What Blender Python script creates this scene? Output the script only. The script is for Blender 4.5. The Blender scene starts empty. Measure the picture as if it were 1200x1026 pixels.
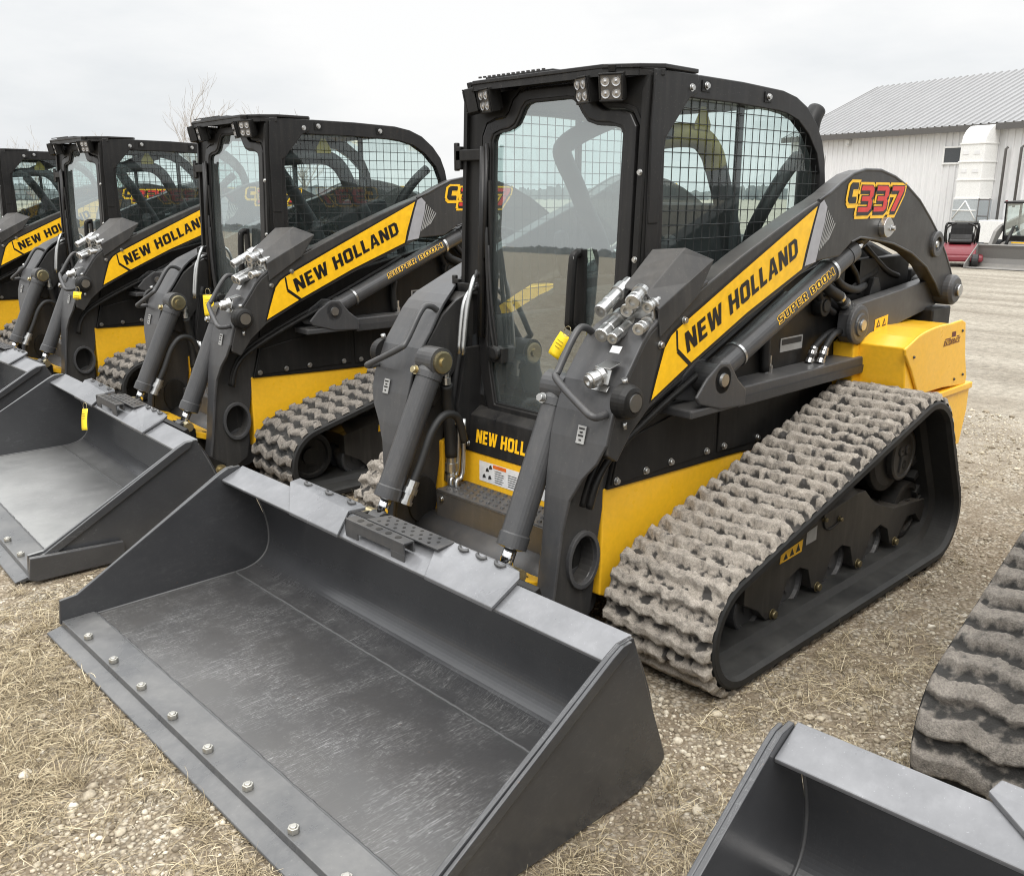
import bpy, bmesh, math, random
import numpy as np
from math import sin, cos, pi, radians, sqrt, atan2
from mathutils import Vector, Matrix, noise
from mathutils.geometry import tessellate_polygon

random.seed(7)
rng = np.random.default_rng(7)
scene = bpy.context.scene
C = scene.collection
ROOT = Vector((-3.2, 0.0, 0.0))          # base of the machine in the measuring frame
OFF = [Vector((0, 0, 0))]                 # subtracted from every vertex on build

# ------------------------------------------------------------------ materials
def new_mat(name):
    m = bpy.data.materials.new(name)
    m.use_nodes = True
    nt = m.node_tree
    for n in list(nt.nodes):
        nt.nodes.remove(n)
    out = nt.nodes.new('ShaderNodeOutputMaterial')
    b = nt.nodes.new('ShaderNodeBsdfPrincipled')
    nt.links.new(b.outputs[0], out.inputs[0])
    return m, nt, b, out

def N(nt, typ, **kw):
    n = nt.nodes.new(typ)
    for k, v in kw.items():
        if k.startswith('i_'):
            key = k[2:]
            n.inputs[int(key) if key.isdigit() else key].default_value = v
        else:
            setattr(n, k, v)
    return n

def ramp(nt, src, stops):
    r = nt.nodes.new('ShaderNodeValToRGB')
    e = r.color_ramp.elements
    while len(e) < len(stops):
        e.new(0.5)
    for el, (p, c) in zip(e, stops):
        el.position = p
        el.color = (c[0], c[1], c[2], 1) if isinstance(c, (tuple, list)) else (c, c, c, 1)
    nt.links.new(src, r.inputs[0])
    return r

def mixc(nt, fac, a, b, mode='MIX'):
    n = nt.nodes.new('ShaderNodeMix')
    n.data_type = 'RGBA'
    n.blend_type = mode
    for s, v in ((0, fac), (6, a), (7, b)):
        if hasattr(v, 'links') or hasattr(v, 'is_linked'):
            nt.links.new(v, n.inputs[s])
        elif isinstance(v, (int, float)):
            n.inputs[s].default_value = v
        else:
            n.inputs[s].default_value = (v[0], v[1], v[2], 1)
    return n.outputs[2]

def paint(name, col, rough=0.4, dust=0.25, spec=0.5, dustcol=(0.30, 0.27, 0.23), scale=6.0, bump=0.0, coat=0.0, metallic=0.0):
    """painted metal with blotchy roughness and a film of dust on upward faces"""
    m, nt, b, out = new_mat(name)
    tc = N(nt, 'ShaderNodeTexCoord')
    n1 = N(nt, 'ShaderNodeTexNoise', i_Scale=scale, i_Detail=6.0, i_Roughness=0.65)
    nt.links.new(tc.outputs['Object'], n1.inputs['Vector'])
    n2 = N(nt, 'ShaderNodeTexNoise', i_Scale=scale * 9, i_Detail=3.0)
    nt.links.new(tc.outputs['Object'], n2.inputs['Vector'])
    geo = N(nt, 'ShaderNodeNewGeometry')
    sep = N(nt, 'ShaderNodeSeparateXYZ')
    nt.links.new(geo.outputs['Normal'], sep.inputs[0])
    up = ramp(nt, sep.outputs[2], [(0.0, 0.10), (0.35, 0.25), (1.0, 1.0)])
    blot = ramp(nt, n1.outputs[0], [(0.35, 0.15), (0.75, 1.0)])
    mul = N(nt, 'ShaderNodeMath', operation='MULTIPLY')
    nt.links.new(up.outputs[0], mul.inputs[0]); nt.links.new(blot.outputs[0], mul.inputs[1])
    mul2 = N(nt, 'ShaderNodeMath', operation='MULTIPLY', i_1=dust)
    nt.links.new(mul.outputs[0], mul2.inputs[0])
    v = ramp(nt, n2.outputs[0], [(0.3, tuple(c * 0.95 for c in col)), (0.7, tuple(min(1, c * 1.04) for c in col))])
    ms = N(nt, 'ShaderNodeMapping'); ms.inputs['Scale'].default_value = (34, 34, 2.6)
    nt.links.new(tc.outputs['Object'], ms.inputs['Vector'])
    n3 = N(nt, 'ShaderNodeTexNoise', i_Scale=1.0, i_Detail=5.0, i_Roughness=0.6); nt.links.new(ms.outputs[0], n3.inputs['Vector'])
    st = ramp(nt, n3.outputs[0], [(0.48, 0.0), (0.75, 0.30 * min(dust, 0.25))])
    n5 = N(nt, 'ShaderNodeTexNoise', i_Scale=150.0, i_Detail=2.0); nt.links.new(tc.outputs['Object'], n5.inputs['Vector'])
    spk = ramp(nt, n5.outputs[0], [(0.68, 0.0), (0.74, 0.9 * min(dust, 0.25))])
    a1 = N(nt, 'ShaderNodeMath', operation='ADD'); nt.links.new(mul2.outputs[0], a1.inputs[0]); nt.links.new(st.outputs[0], a1.inputs[1])
    a2 = N(nt, 'ShaderNodeMath', operation='ADD'); nt.links.new(a1.outputs[0], a2.inputs[0]); nt.links.new(spk.outputs[0], a2.inputs[1])
    c = mixc(nt, a2.outputs[0], v.outputs[0], dustcol)
    nt.links.new(c, b.inputs['Base Color'])
    rr = ramp(nt, n1.outputs[0], [(0.3, max(0.05, rough - 0.08)), (0.7, min(1, rough + 0.14))])
    nt.links.new(rr.outputs[0], b.inputs['Roughness'])
    b.inputs['Specular IOR Level'].default_value = spec
    b.inputs['Metallic'].default_value = metallic
    b.inputs['Coat Weight'].default_value = coat
    b.inputs['Coat Roughness'].default_value = 0.12
    if bump:
        bp = N(nt, 'ShaderNodeBump', i_Strength=bump, i_Distance=0.002)
        nt.links.new(n2.outputs[0], bp.inputs['Height'])
        nt.links.new(bp.outputs[0], b.inputs['Normal'])
    return m

def plain(name, col, rough=0.5, metallic=0.0, spec=0.5):
    m, nt, b, out = new_mat(name)
    tc = N(nt, 'ShaderNodeTexCoord')
    n1 = N(nt, 'ShaderNodeTexNoise', i_Scale=30.0, i_Detail=4.0)
    nt.links.new(tc.outputs['Object'], n1.inputs['Vector'])
    v = ramp(nt, n1.outputs[0], [(0.3, tuple(c * 0.9 for c in col)), (0.7, tuple(min(1, c * 1.08) for c in col))])
    nt.links.new(v.outputs[0], b.inputs['Base Color'])
    b.inputs['Roughness'].default_value = rough
    b.inputs['Metallic'].default_value = metallic
    b.inputs['Specular IOR Level'].default_value = spec
    return m

M = {}
M['gray'] = paint('charcoal_paint', (0.050, 0.051, 0.0535), 0.36, 0.20, spec=0.42, coat=0.05)
M['boom'] = paint('charcoal_paint_shaded', (0.034, 0.0335, 0.033), 0.36, 0.20, spec=0.38)  # same charcoal paint made darker; the arm sides' shade is in the colour
M['lip'] = paint('lip_paint_sheen', (0.088, 0.090, 0.095), 0.28, 0.45, dustcol=(0.42, 0.42, 0.43), scale=2.5, coat=0.5)  # bucket paint lightened on top: sky sheen put into the colour
M['edge'] = paint('cutting_edge_steel', (0.058, 0.060, 0.063), 0.28, 0.40, dustcol=(0.32, 0.31, 0.29), scale=4.0, coat=0.2)
M['weld'] = plain('weld_metal', (0.10, 0.10, 0.10), 0.5, 0.2)
M['frame'] = paint('frame_paint', (0.020, 0.019, 0.018), 0.38, 0.35, spec=0.4)
M['cab'] = paint('cab_paint', (0.013, 0.013, 0.0135), 0.34, 0.14, spec=0.32)
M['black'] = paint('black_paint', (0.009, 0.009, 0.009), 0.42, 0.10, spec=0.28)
M['dark'] = paint('dark_underbody', (0.012, 0.012, 0.012), 0.55, 0.15, spec=0.3)
M['yellow'] = paint('yellow_paint', (0.90, 0.50, 0.022), 0.32, 0.06, coat=0.2, dustcol=(0.62, 0.42, 0.18))
M['decal_yellow'] = plain('yellow_decal', (0.95, 0.53, 0.014), 0.35)
M['decal_black'] = plain('black_decal', (0.008, 0.008, 0.009), 0.4)
M['decal_silver'] = plain('silver_decal', (0.36, 0.36, 0.38), 0.35)
M['decal_red'] = plain('red_decal', (0.62, 0.035, 0.03), 0.4)
M['white'] = plain('white_label', (0.75, 0.75, 0.74), 0.5)
M['orange'] = plain('orange_label', (0.75, 0.16, 0.02), 0.5)
M['ink'] = plain('label_ink', (0.03, 0.03, 0.03), 0.6)
M['graylabel'] = plain('gray_label', (0.35, 0.35, 0.34), 0.5)
M['chrome'] = plain('chrome', (0.80, 0.80, 0.80), 0.12, 1.0)
M['steel'] = plain('bright_steel', (0.52, 0.52, 0.51), 0.36, 1.0)
M['gold'] = plain('zinc_plated', (0.52, 0.45, 0.28), 0.38, 1.0)
M['boltpale'] = plain('pale_zinc_bolt', (0.50, 0.485, 0.44), 0.45, 0.9)
M['rubber'] = plain('hose_rubber', (0.012, 0.012, 0.012), 0.6)
M['tag'] = plain('yellow_tag', (0.92, 0.66, 0.02), 0.4)
M['lens'] = plain('lamp_lens', (0.42, 0.42, 0.42), 0.12, 0.6)
M['seat'] = plain('seat_vinyl', (0.03, 0.032, 0.034), 0.6)
M['wire'] = plain('screen_wire', (0.018, 0.02, 0.02), 0.5)
M['liner'] = plain('cab_liner', (0.09, 0.095, 0.095), 0.8)

def glass_mat(name, tint, refl, dirt=1.0):  # dirt scales a diffuse veil that stands in for milky reflection
    m, nt, b, out = new_mat(name)
    nt.nodes.remove(b)
    tr = N(nt, 'ShaderNodeBsdfTransparent'); tr.inputs[0].default_value = (*tint, 1)
    gl = N(nt, 'ShaderNodeBsdfGlossy'); gl.inputs['Roughness'].default_value = 0.015
    gl.inputs[0].default_value = (0.92, 0.97, 0.97, 1)
    df = N(nt, 'ShaderNodeBsdfDiffuse'); df.inputs[0].default_value = (0.42, 0.46, 0.45, 1)
    geo = N(nt, 'ShaderNodeNewGeometry')
    dt = N(nt, 'ShaderNodeVectorMath', operation='DOT_PRODUCT'); nt.links.new(geo.outputs['Normal'], dt.inputs[0]); nt.links.new(geo.outputs['Incoming'], dt.inputs[1])
    ab = N(nt, 'ShaderNodeMath', operation='ABSOLUTE'); nt.links.new(dt.outputs['Value'], ab.inputs[0])
    om = N(nt, 'ShaderNodeMath', operation='SUBTRACT', i_0=1.0); nt.links.new(ab.outputs[0], om.inputs[1])
    pw = N(nt, 'ShaderNodeMath', operation='POWER', i_1=5.0); nt.links.new(om.outputs[0], pw.inputs[0])
    fr = N(nt, 'ShaderNodeMath', operation='MULTIPLY_ADD', i_1=0.9, i_2=0.06); nt.links.new(pw.outputs[0], fr.inputs[0])
    tc = N(nt, 'ShaderNodeTexCoord')
    nz = N(nt, 'ShaderNodeTexNoise', i_Scale=3.0, i_Detail=5.0)
    nt.links.new(tc.outputs['Object'], nz.inputs['Vector'])
    film = ramp(nt, nz.outputs[0], [(0.3, 0.03 * dirt), (0.8, 0.09 * dirt)])  # milky sky reflection put in as a diffuse veil
    mx = N(nt, 'ShaderNodeMath', operation='MULTIPLY_ADD', i_1=1.1, i_2=refl)
    nt.links.new(fr.outputs[0], mx.inputs[0])
    a = N(nt, 'ShaderNodeMixShader'); nt.links.new(mx.outputs[0], a.inputs[0])
    nt.links.new(tr.outputs[0], a.inputs[1]); nt.links.new(gl.outputs[0], a.inputs[2])
    c = N(nt, 'ShaderNodeMixShader'); nt.links.new(film.outputs[0], c.inputs[0])
    nt.links.new(a.outputs[0], c.inputs[1]); nt.links.new(df.outputs[0], c.inputs[2])
    nt.links.new(c.outputs[0], out.inputs[0])
    return m
M['glass'] = glass_mat('door_glass', (0.72, 0.87, 0.85), 0.27, 1.9)
M['side_glass'] = glass_mat('side_glass', (0.87, 0.95, 0.935), 0.01, 0.35)

def bucket_mat(name, dusty):
    m, nt, b, out = new_mat(name)
    tc = N(nt, 'ShaderNodeTexCoord')
    geo = N(nt, 'ShaderNodeNewGeometry')
    n1 = N(nt, 'ShaderNodeTexNoise', i_Scale=4.6, i_Detail=9.0, i_Roughness=0.72)
    nt.links.new(tc.outputs['Object'], n1.inputs['Vector'])
    # curved scratches: stretched, warped noise
    mp = N(nt, 'ShaderNodeMapping'); mp.inputs['Scale'].default_value = (26, 150, 55); mp.inputs['Rotation'].default_value = (0, 0, 0.55)
    nt.links.new(tc.outputs['Object'], mp.inputs['Vector'])
    n2 = N(nt, 'ShaderNodeTexNoise', i_Scale=1.0, i_Detail=5.0, i_Roughness=0.75, i_Distortion=1.8)
    nt.links.new(mp.outputs[0], n2.inputs['Vector'])
    mp3 = N(nt, 'ShaderNodeMapping'); mp3.inputs['Scale'].default_value = (170, 30, 60); mp3.inputs['Rotation'].default_value = (0, 0, -0.9)
    nt.links.new(tc.outputs['Object'], mp3.inputs['Vector'])
    n3 = N(nt, 'ShaderNodeTexNoise', i_Scale=1.0, i_Detail=3.0, i_Distortion=1.5)
    nt.links.new(mp3.outputs[0], n3.inputs['Vector'])
    s1 = ramp(nt, n2.outputs[0], [(0.55, 0.0), (0.67, 0.75)])
    s2 = ramp(nt, n3.outputs[0], [(0.60, 0.0), (0.74, 0.35)])
    add = N(nt, 'ShaderNodeMath', operation='MAXIMUM')
    nt.links.new(s1.outputs[0], add.inputs[0]); nt.links.new(s2.outputs[0], add.inputs[1])
    for scl, rot, off, amt in (((9, 210, 30), 0.30, 3.0, .8), ((12, 170, 30), 0.85, 7.0, .7), ((10, 240, 30), -0.15, 11.0, .5)):
        mq = N(nt, 'ShaderNodeMapping'); mq.inputs['Scale'].default_value = scl; mq.inputs['Rotation'].default_value = (0, 0, rot); mq.inputs['Location'].default_value = (off, off, 0)
        nt.links.new(tc.outputs['Object'], mq.inputs['Vector'])
        nq = N(nt, 'ShaderNodeTexNoise', i_Scale=1.0, i_Detail=2.0, i_Distortion=1.4); nt.links.new(mq.outputs[0], nq.inputs['Vector'])
        rq = ramp(nt, nq.outputs[0], [(0.63, 0.0), (0.71, amt * .6)])
        ad2 = N(nt, 'ShaderNodeMath', operation='MAXIMUM'); nt.links.new(add.outputs[0], ad2.inputs[0]); nt.links.new(rq.outputs[0], ad2.inputs[1]); add = ad2
    patch = ramp(nt, n1.outputs[0], [(0.43, 0.05), (0.58, 1.0)])
    mul = N(nt, 'ShaderNodeMath', operation='MULTIPLY')
    nt.links.new(add.outputs[0], mul.inputs[0]); nt.links.new(patch.outputs[0], mul.inputs[1])
    sep = N(nt, 'ShaderNodeSeparateXYZ'); nt.links.new(geo.outputs['Normal'], sep.inputs[0])
    upm = ramp(nt, sep.outputs[2], [(0.80, 0.06), (0.995, 1.0)])
    mul2 = N(nt, 'ShaderNodeMath', operation='MULTIPLY'); nt.links.new(mul.outputs[0], mul2.inputs[0]); nt.links.new(upm.outputs[0], mul2.inputs[1])
    mul3 = N(nt, 'ShaderNodeMath', operation='MULTIPLY', i_1=0.85); nt.links.new(mul2.outputs[0], mul3.inputs[0])
    n4 = N(nt, 'ShaderNodeTexNoise', i_Scale=1.6, i_Detail=7.0, i_Roughness=0.68)
    nt.links.new(tc.outputs['Object'], n4.inputs['Vector'])
    dfilm = ramp(nt, n4.outputs[0], [(0.30, 0.09 if not dusty else 0.40), (0.75, 0.19 if not dusty else 0.90)])
    dmul = N(nt, 'ShaderNodeMath', operation='MULTIPLY'); nt.links.new(dfilm.outputs[0], dmul.inputs[0]); nt.links.new(upm.outputs[0], dmul.inputs[1])
    spx = N(nt, 'ShaderNodeSeparateXYZ'); nt.links.new(tc.outputs['Object'], spx.inputs[0])
    fx_ = N(nt, 'ShaderNodeMapRange', i_1=1.5, i_2=2.25, i_3=0.55, i_4=1.7); nt.links.new(spx.outputs[0], fx_.inputs[0])
    dm2 = N(nt, 'ShaderNodeMath', operation='MULTIPLY'); nt.links.new(dmul.outputs[0], dm2.inputs[0]); nt.links.new(fx_.outputs[0], dm2.inputs[1]); dmul = dm2
    base = ramp(nt, n1.outputs[0], [(0.3, (0.036, 0.037, 0.040)), (0.7, (0.046, 0.047, 0.050))])
    c1 = mixc(nt, dmul.outputs[0], base.outputs[0], (0.27, 0.27, 0.26) if dusty else (0.215, 0.195, 0.165))
    c2 = mixc(nt, mul3.outputs[0], c1, (0.42, 0.42, 0.41))
    nr = N(nt, 'ShaderNodeTexNoise', i_Scale=46.0, i_Detail=5.0, i_Roughness=0.8); nt.links.new(tc.outputs['Object'], nr.inputs['Vector'])
    rs = ramp(nt, nr.outputs[0], [(0.665, 0.0), (0.71, 0.75)])
    c2 = mixc(nt, rs.outputs[0], c2, (0.115, 0.065, 0.035))
    nt.links.new(c2, b.inputs['Base Color'])
    rr = N(nt, 'ShaderNodeMath', operation='MULTIPLY_ADD', i_1=0.4, i_2=0.25); nt.links.new(dmul.outputs[0], rr.inputs[0])
    rr2 = N(nt, 'ShaderNodeMath', operation='MULTIPLY_ADD', i_1=0.35); nt.links.new(mul3.outputs[0], rr2.inputs[0]); nt.links.new(rr.outputs[0], rr2.inputs[2])
    nt.links.new(rr2.outputs[0], b.inputs['Roughness'])
    b.inputs['Coat Weight'].default_value = 0.35; b.inputs['Coat Roughness'].default_value = 0.16
    bp = N(nt, 'ShaderNodeBump', i_Strength=0.15, i_Distance=0.002); nt.links.new(mul3.outputs[0], bp.inputs['Height'])
    nt.links.new(bp.outputs[0], b.inputs['Normal'])
    return m
M['bucket'] = bucket_mat('bucket_paint', False)
M['bucket_dusty'] = bucket_mat('dusty_bucket_paint', True)

def belt_mat(name, mud, rub):
    m, nt, b, out = new_mat(name)
    at = N(nt, 'ShaderNodeAttribute', attribute_name='mud')
    tc = N(nt, 'ShaderNodeTexCoord')
    n1 = N(nt, 'ShaderNodeTexNoise', i_Scale=28.0, i_Detail=8.0, i_Roughness=0.75)
    nt.links.new(tc.outputs['Object'], n1.inputs['Vector'])
    n2 = N(nt, 'ShaderNodeTexNoise', i_Scale=190.0, i_Detail=3.0, i_Roughness=0.7)
    nt.links.new(tc.outputs['Object'], n2.inputs['Vector'])
    col = ramp(nt, n1.outputs[0], [(0.30, tuple(c * 0.42 for c in mud)), (0.50, mud), (0.72, tuple(min(1, c * 1.35) for c in mud))])
    grit = ramp(nt, n2.outputs[0], [(0.35, (0.55, 0.55, 0.55)), (0.6, (1.1, 1.1, 1.1))])
    c0 = mixc(nt, 0.75, col.outputs[0], grit.outputs[0], 'MULTIPLY')
    sm = N(nt, 'ShaderNodeMath', operation='MULTIPLY_ADD', i_1=0.5, i_2=-0.25); nt.links.new(n1.outputs[0], sm.inputs[0])
    ad = N(nt, 'ShaderNodeMath', operation='ADD'); nt.links.new(at.outputs['Fac'], ad.inputs[0]); nt.links.new(sm.outputs[0], ad.inputs[1])
    f = ramp(nt, ad.outputs[0], [(0.25, 0.0), (0.5, 1.0)])
    c = mixc(nt, f.outputs[0], rub, c0)
    nt.links.new(c, b.inputs['Base Color'])
    b.inputs['Roughness'].default_value = 0.85
    bp = N(nt, 'ShaderNodeBump', i_Strength=0.9, i_Distance=0.006)
    nt.links.new(n2.outputs[0], bp.inputs['Height']); nt.links.new(bp.outputs[0], b.inputs['Normal'])
    return m
M['mud'] = belt_mat('muddy_tread', (0.37, 0.33, 0.28), (0.048, 0.044, 0.040))  # groove rubber darkened, so shadow between the lugs is in the colour
M['tread'] = belt_mat('dusty_tread', (0.24, 0.215, 0.185), (0.042, 0.040, 0.037))
M['belt'] = paint('track_rubber', (0.013, 0.013, 0.013), 0.6, 0.5, spec=0.35, dustcol=(0.10, 0.098, 0.09), scale=5)

# ------------------------------------------------------------------ mesh builder
SPLIT = {'bolt', 'hose', 'hydraulic_valve', 'pivot_boss', 'steel_line', 'hose_fitting', 'steel_pin', 'clamp', 'gas_strut', 'track_mount',
         'rear_post', 'hinge', 'grip_hole', 'pin', 'weld_bead', 'edge_bead', 'hitch_bracket'}
class MB:
    def __init__(s, side=1):
        s.v = []; s.f = []; s.m = []; s.sm = []; s.side = side; s.attr = None
    def add(s, vs, fs, mi=0, smooth=False):
        o = len(s.v)
        for v in vs:
            s.v.append((v[0], v[1] * s.side, v[2]))
        for f in fs:
            s.f.append([i + o for i in f]); s.m.append(mi); s.sm.append(smooth)
        return s
    def box(s, x0, x1, y0, y1, z0, z1, mi=0, R=None):
        vs = [(x, y, z) for x in (x0, x1) for y in (y0, y1) for z in (z0, z1)]
        if R is not None:
            c = Vector(((x0 + x1) / 2, (y0 + y1) / 2, (z0 + z1) / 2))
            vs = [tuple(c + R @ (Vector(v) - c)) for v in vs]
        return s.add(vs, [(0, 1, 3, 2), (4, 6, 7, 5), (0, 4, 5, 1), (2, 3, 7, 6), (0, 2, 6, 4), (1, 5, 7, 3)], mi)
    def prism(s, poly, fn, t0, t1, holes=(), mi=0, mi_side=None):
        """poly in 2D, fn(a,b,t)->3D, extruded from t0 to t1; holes go through"""
        loops = [list(poly)] + [list(h) for h in holes]
        flat = [p for l in loops for p in l]
        n = len(flat)
        vs = [fn(p[0], p[1], t0) for p in flat] + [fn(p[0], p[1], t1) for p in flat]
        fs = []
        if not holes:
            fs += [list(range(n))[::-1], [i + n for i in range(n)]]
        else:
            tr = tessellate_polygon([[Vector((p[0], p[1], 0)) for p in l] for l in loops])
            fs += [list(t)[::-1] for t in tr] + [[i + n for i in t] for t in tr]
        s.add(vs, fs, mi)
        o = 0
        sides = []
        for l in loops:
            k = len(l)
            for i in range(k):
                j = (i + 1) % k
                sides.append((o + i, o + j, o + j + n, o + i + n))
            o += k
        s.add(vs, sides, mi if mi_side is None else mi_side)
        return s
    def xz(s, poly, y0, y1, holes=(), mi=0, mi_side=None):
        return s.prism(poly, lambda a, b, t: (a, t, b), y0, y1, holes, mi, mi_side)
    def yz(s, poly, x0, x1, holes=(), mi=0):
        return s.prism(poly, lambda a, b, t: (t, a, b), x0, x1, holes, mi)
    def xy(s, poly, z0, z1, holes=(), mi=0):
        return s.prism(poly, lambda a, b, t: (a, b, t), z0, z1, holes, mi)
    def tube(s, pts, r, n=10, mi=0, smooth_pts=0, caps=True):
        P = [Vector(p) for p in pts]
        if smooth_pts:
            Q = []
            for i in range(len(P) - 1):
                p0 = P[max(i - 1, 0)]; p1 = P[i]; p2 = P[i + 1]; p3 = P[min(i + 2, len(P) - 1)]
                for k in range(smooth_pts):
                    t = k / smooth_pts
                    Q.append(0.5 * ((2 * p1) + (-p0 + p2) * t + (2 * p0 - 5 * p1 + 4 * p2 - p3) * t * t + (-p0 + 3 * p1 - 3 * p2 + p3) * t ** 3))
            Q.append(P[-1]); P = Q
        rr = r if isinstance(r, (list, tuple)) else [r] * len(P)
        if len(rr) != len(P):
            rr = [rr[0] + (rr[-1] - rr[0]) * i / (len(P) - 1) for i in range(len(P))]
        vs = []; fs = []
        ref = None
        for i, p in enumerate(P):
            d = (P[min(i + 1, len(P) - 1)] - P[max(i - 1, 0)])
            d = d.normalized() if d.length > 1e-9 else Vector((0, 0, 1))
            if ref is None:
                ref = d.orthogonal().normalized()
            ref = (ref - d * ref.dot(d))
            ref = ref.normalized() if ref.length > 1e-6 else d.orthogonal().normalized()
            b = d.cross(ref)
            for k in range(n):
                a = 2 * pi * k / n
                vs.append(tuple(p + (ref * cos(a) + b * sin(a)) * rr[i]))
        for i in range(len(P) - 1):
            for k in range(n):
                k2 = (k + 1) % n
                fs.append((i * n + k, i * n + k2, (i + 1) * n + k2, (i + 1) * n + k))
        s.add(vs, fs, mi, True)
        if caps:
            s.add(vs, [list(range(n))[::-1], [(len(P) - 1) * n + k for k in range(n)]], mi)
        return s
    def cyl(s, p0, p1, r, n=18, mi=0, r1=None):
        return s.tube([p0, p1], [r, r if r1 is None else r1], n, mi)
    def lathe(s, p0, d, prof, n=20, mi=0):
        """prof: list of (t along d, radius)"""
        p0 = Vector(p0); d = Vector(d).normalized(); a = d.orthogonal().normalized(); b = d.cross(a)
        vs = []; fs = []
        for t, r in prof:
            for k in range(n):
                an = 2 * pi * k / n
                vs.append(tuple(p0 + d * t + (a * cos(an) + b * sin(an)) * r))
        for i in range(len(prof) - 1):
            flat = abs(prof[i][0] - prof[i + 1][0]) < 1e-6 or abs(prof[i][1] - prof[i + 1][1]) > 1e-6
            for k in range(n):
                k2 = (k + 1) % n
                fs.append((i * n + k, i * n + k2, (i + 1) * n + k2, (i + 1) * n + k))
        s.add(vs, fs, mi, False)
        s.add(vs, [list(range(n))[::-1], [(len(prof) - 1) * n + k for k in range(n)]], mi)
        return s
    def hexbolt(s, p, d, r=0.012, h=0.01, mi=0):
        p = Vector(p); d = Vector(d).normalized()
        s.cyl(p, p + d * 0.003, r * 1.35, 12, mi)
        return s.cyl(p + d * 0.003, p + d * (0.003 + h), r, 6, mi)
    def pieces(s):
        n = len(s.f)
        par = list(range(n))
        def find(a):
            while par[a] != a:
                par[a] = par[par[a]]; a = par[a]
            return a
        seen = {}
        for i, f in enumerate(s.f):
            for v in f:
                k = tuple(round(c * 4000) for c in s.v[v])
                if k in seen: par[find(i)] = find(seen[k])
                else: seen[k] = i
        comp = {}
        for i in range(n): comp.setdefault(find(i), []).append(i)
        groups = []
        for fs in comp.values():
            P = [s.v[v] for i in fs for v in s.f[i]]
            lo = [min(p[k] for p in P) - .0015 for k in range(3)]; hi = [max(p[k] for p in P) + .0015 for k in range(3)]
            groups.append([lo, hi, list(fs)])
        merged = True
        while merged:
            merged = False
            for i in range(len(groups)):
                for j in range(i + 1, len(groups)):
                    a, b = groups[i], groups[j]
                    if all(a[0][k] <= b[1][k] and b[0][k] <= a[1][k] for k in range(3)):
                        a[0] = [min(a[0][k], b[0][k]) for k in range(3)]; a[1] = [max(a[1][k], b[1][k]) for k in range(3)]
                        a[2] += b[2]; groups.pop(j); merged = True; break
                if merged: break
        out = []
        for lo, hi, fs in groups:
            m = MB(); mp = {}
            for i in fs:
                idx = []
                for v in s.f[i]:
                    if v not in mp:
                        mp[v] = len(m.v); m.v.append(s.v[v])
                    idx.append(mp[v])
                m.f.append(idx); m.m.append(s.m[i]); m.sm.append(s.sm[i])
            out.append(m)
        return out
    def build(s, name, mats, parent=None, bevel=0.0, seg=2, auto=True):
        if name in SPLIT:
            ps = s.pieces()
            if len(ps) > 1:
                return [p._build(name, mats, parent, bevel, seg, auto) for p in ps][0]
        return s._build(name, mats, parent, bevel, seg, auto)
    def _build(s, name, mats, parent=None, bevel=0.0, seg=2, auto=True):
        if not isinstance(mats, (list, tuple)):
            mats = [mats]
        me = bpy.data.meshes.new(name)
        o3 = OFF[0]
        me.from_pydata([(v[0] - o3[0], v[1] - o3[1], v[2] - o3[2]) for v in s.v], [], s.f)
        for m in mats:
            me.materials.append(m)
        me.polygons.foreach_set('material_index', s.m)
        me.polygons.foreach_set('use_smooth', s.sm)
        if s.attr is not None:
            a = me.attributes.new('mud', 'FLOAT', 'POINT'); a.data.foreach_set('value', s.attr)
        bm = bmesh.new(); bm.from_mesh(me)
        if auto:
            bmesh.ops.remove_doubles(bm, verts=bm.verts, dist=0.00002)
            bmesh.ops.recalc_face_normals(bm, faces=bm.faces)
        bm.to_mesh(me); bm.free()
        me.update()
        o = bpy.data.objects.new(name, me)
        C.objects.link(o)
        o.parent = parent
        if bevel:
            md = o.modifiers.new('Bevel', 'BEVEL'); md.width = bevel; md.segments = seg
            md.limit_method = 'ANGLE'; md.angle_limit = radians(35)
        return o

def tag(o, label=None, cat=None, group=None, kind=None):
    if label: o['label'] = label
    if cat: o['category'] = cat
    if group: o['group'] = group
    if kind: o['kind'] = kind
    return o

def empty(name, loc):
    o = bpy.data.objects.new(name, None); C.objects.link(o)
    o.location = loc; o.empty_display_size = 0.2
    return o

def copy_tree(o, parent=None):
    c = o.copy(); C.objects.link(c); c.parent = parent
    for ch in list(o.children):
        copy_tree(ch, c)
    return c

def circ(cx, cy, r, n=20, ry=None, a0=0):
    ry = r if ry is None else ry
    return [(cx + r * cos(a0 + 2 * pi * k / n), cy + ry * sin(a0 + 2 * pi * k / n)) for k in range(n)]

def smooth_poly(pts, k=4, closed=True, keep=()):
    out = []
    n = len(pts)
    for i in range(n if closed else n - 1):
        if i in keep:
            out.append(pts[i]); continue
        p0, p1, p2, p3 = [Vector((*pts[(i + d) % n if closed else min(max(i + d, 0), n - 1)], 0)) for d in (-1, 0, 1, 2)]
        for j in range(k):
            t = j / k
            q = 0.5 * ((2 * p1) + (-p0 + p2) * t + (2 * p0 - 5 * p1 + 4 * p2 - p3) * t * t + (-p0 + 3 * p1 - 3 * p2 + p3) * t ** 3)
            out.append((q.x, q.y))
    if not closed:
        out.append(pts[-1])
    return out

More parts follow.
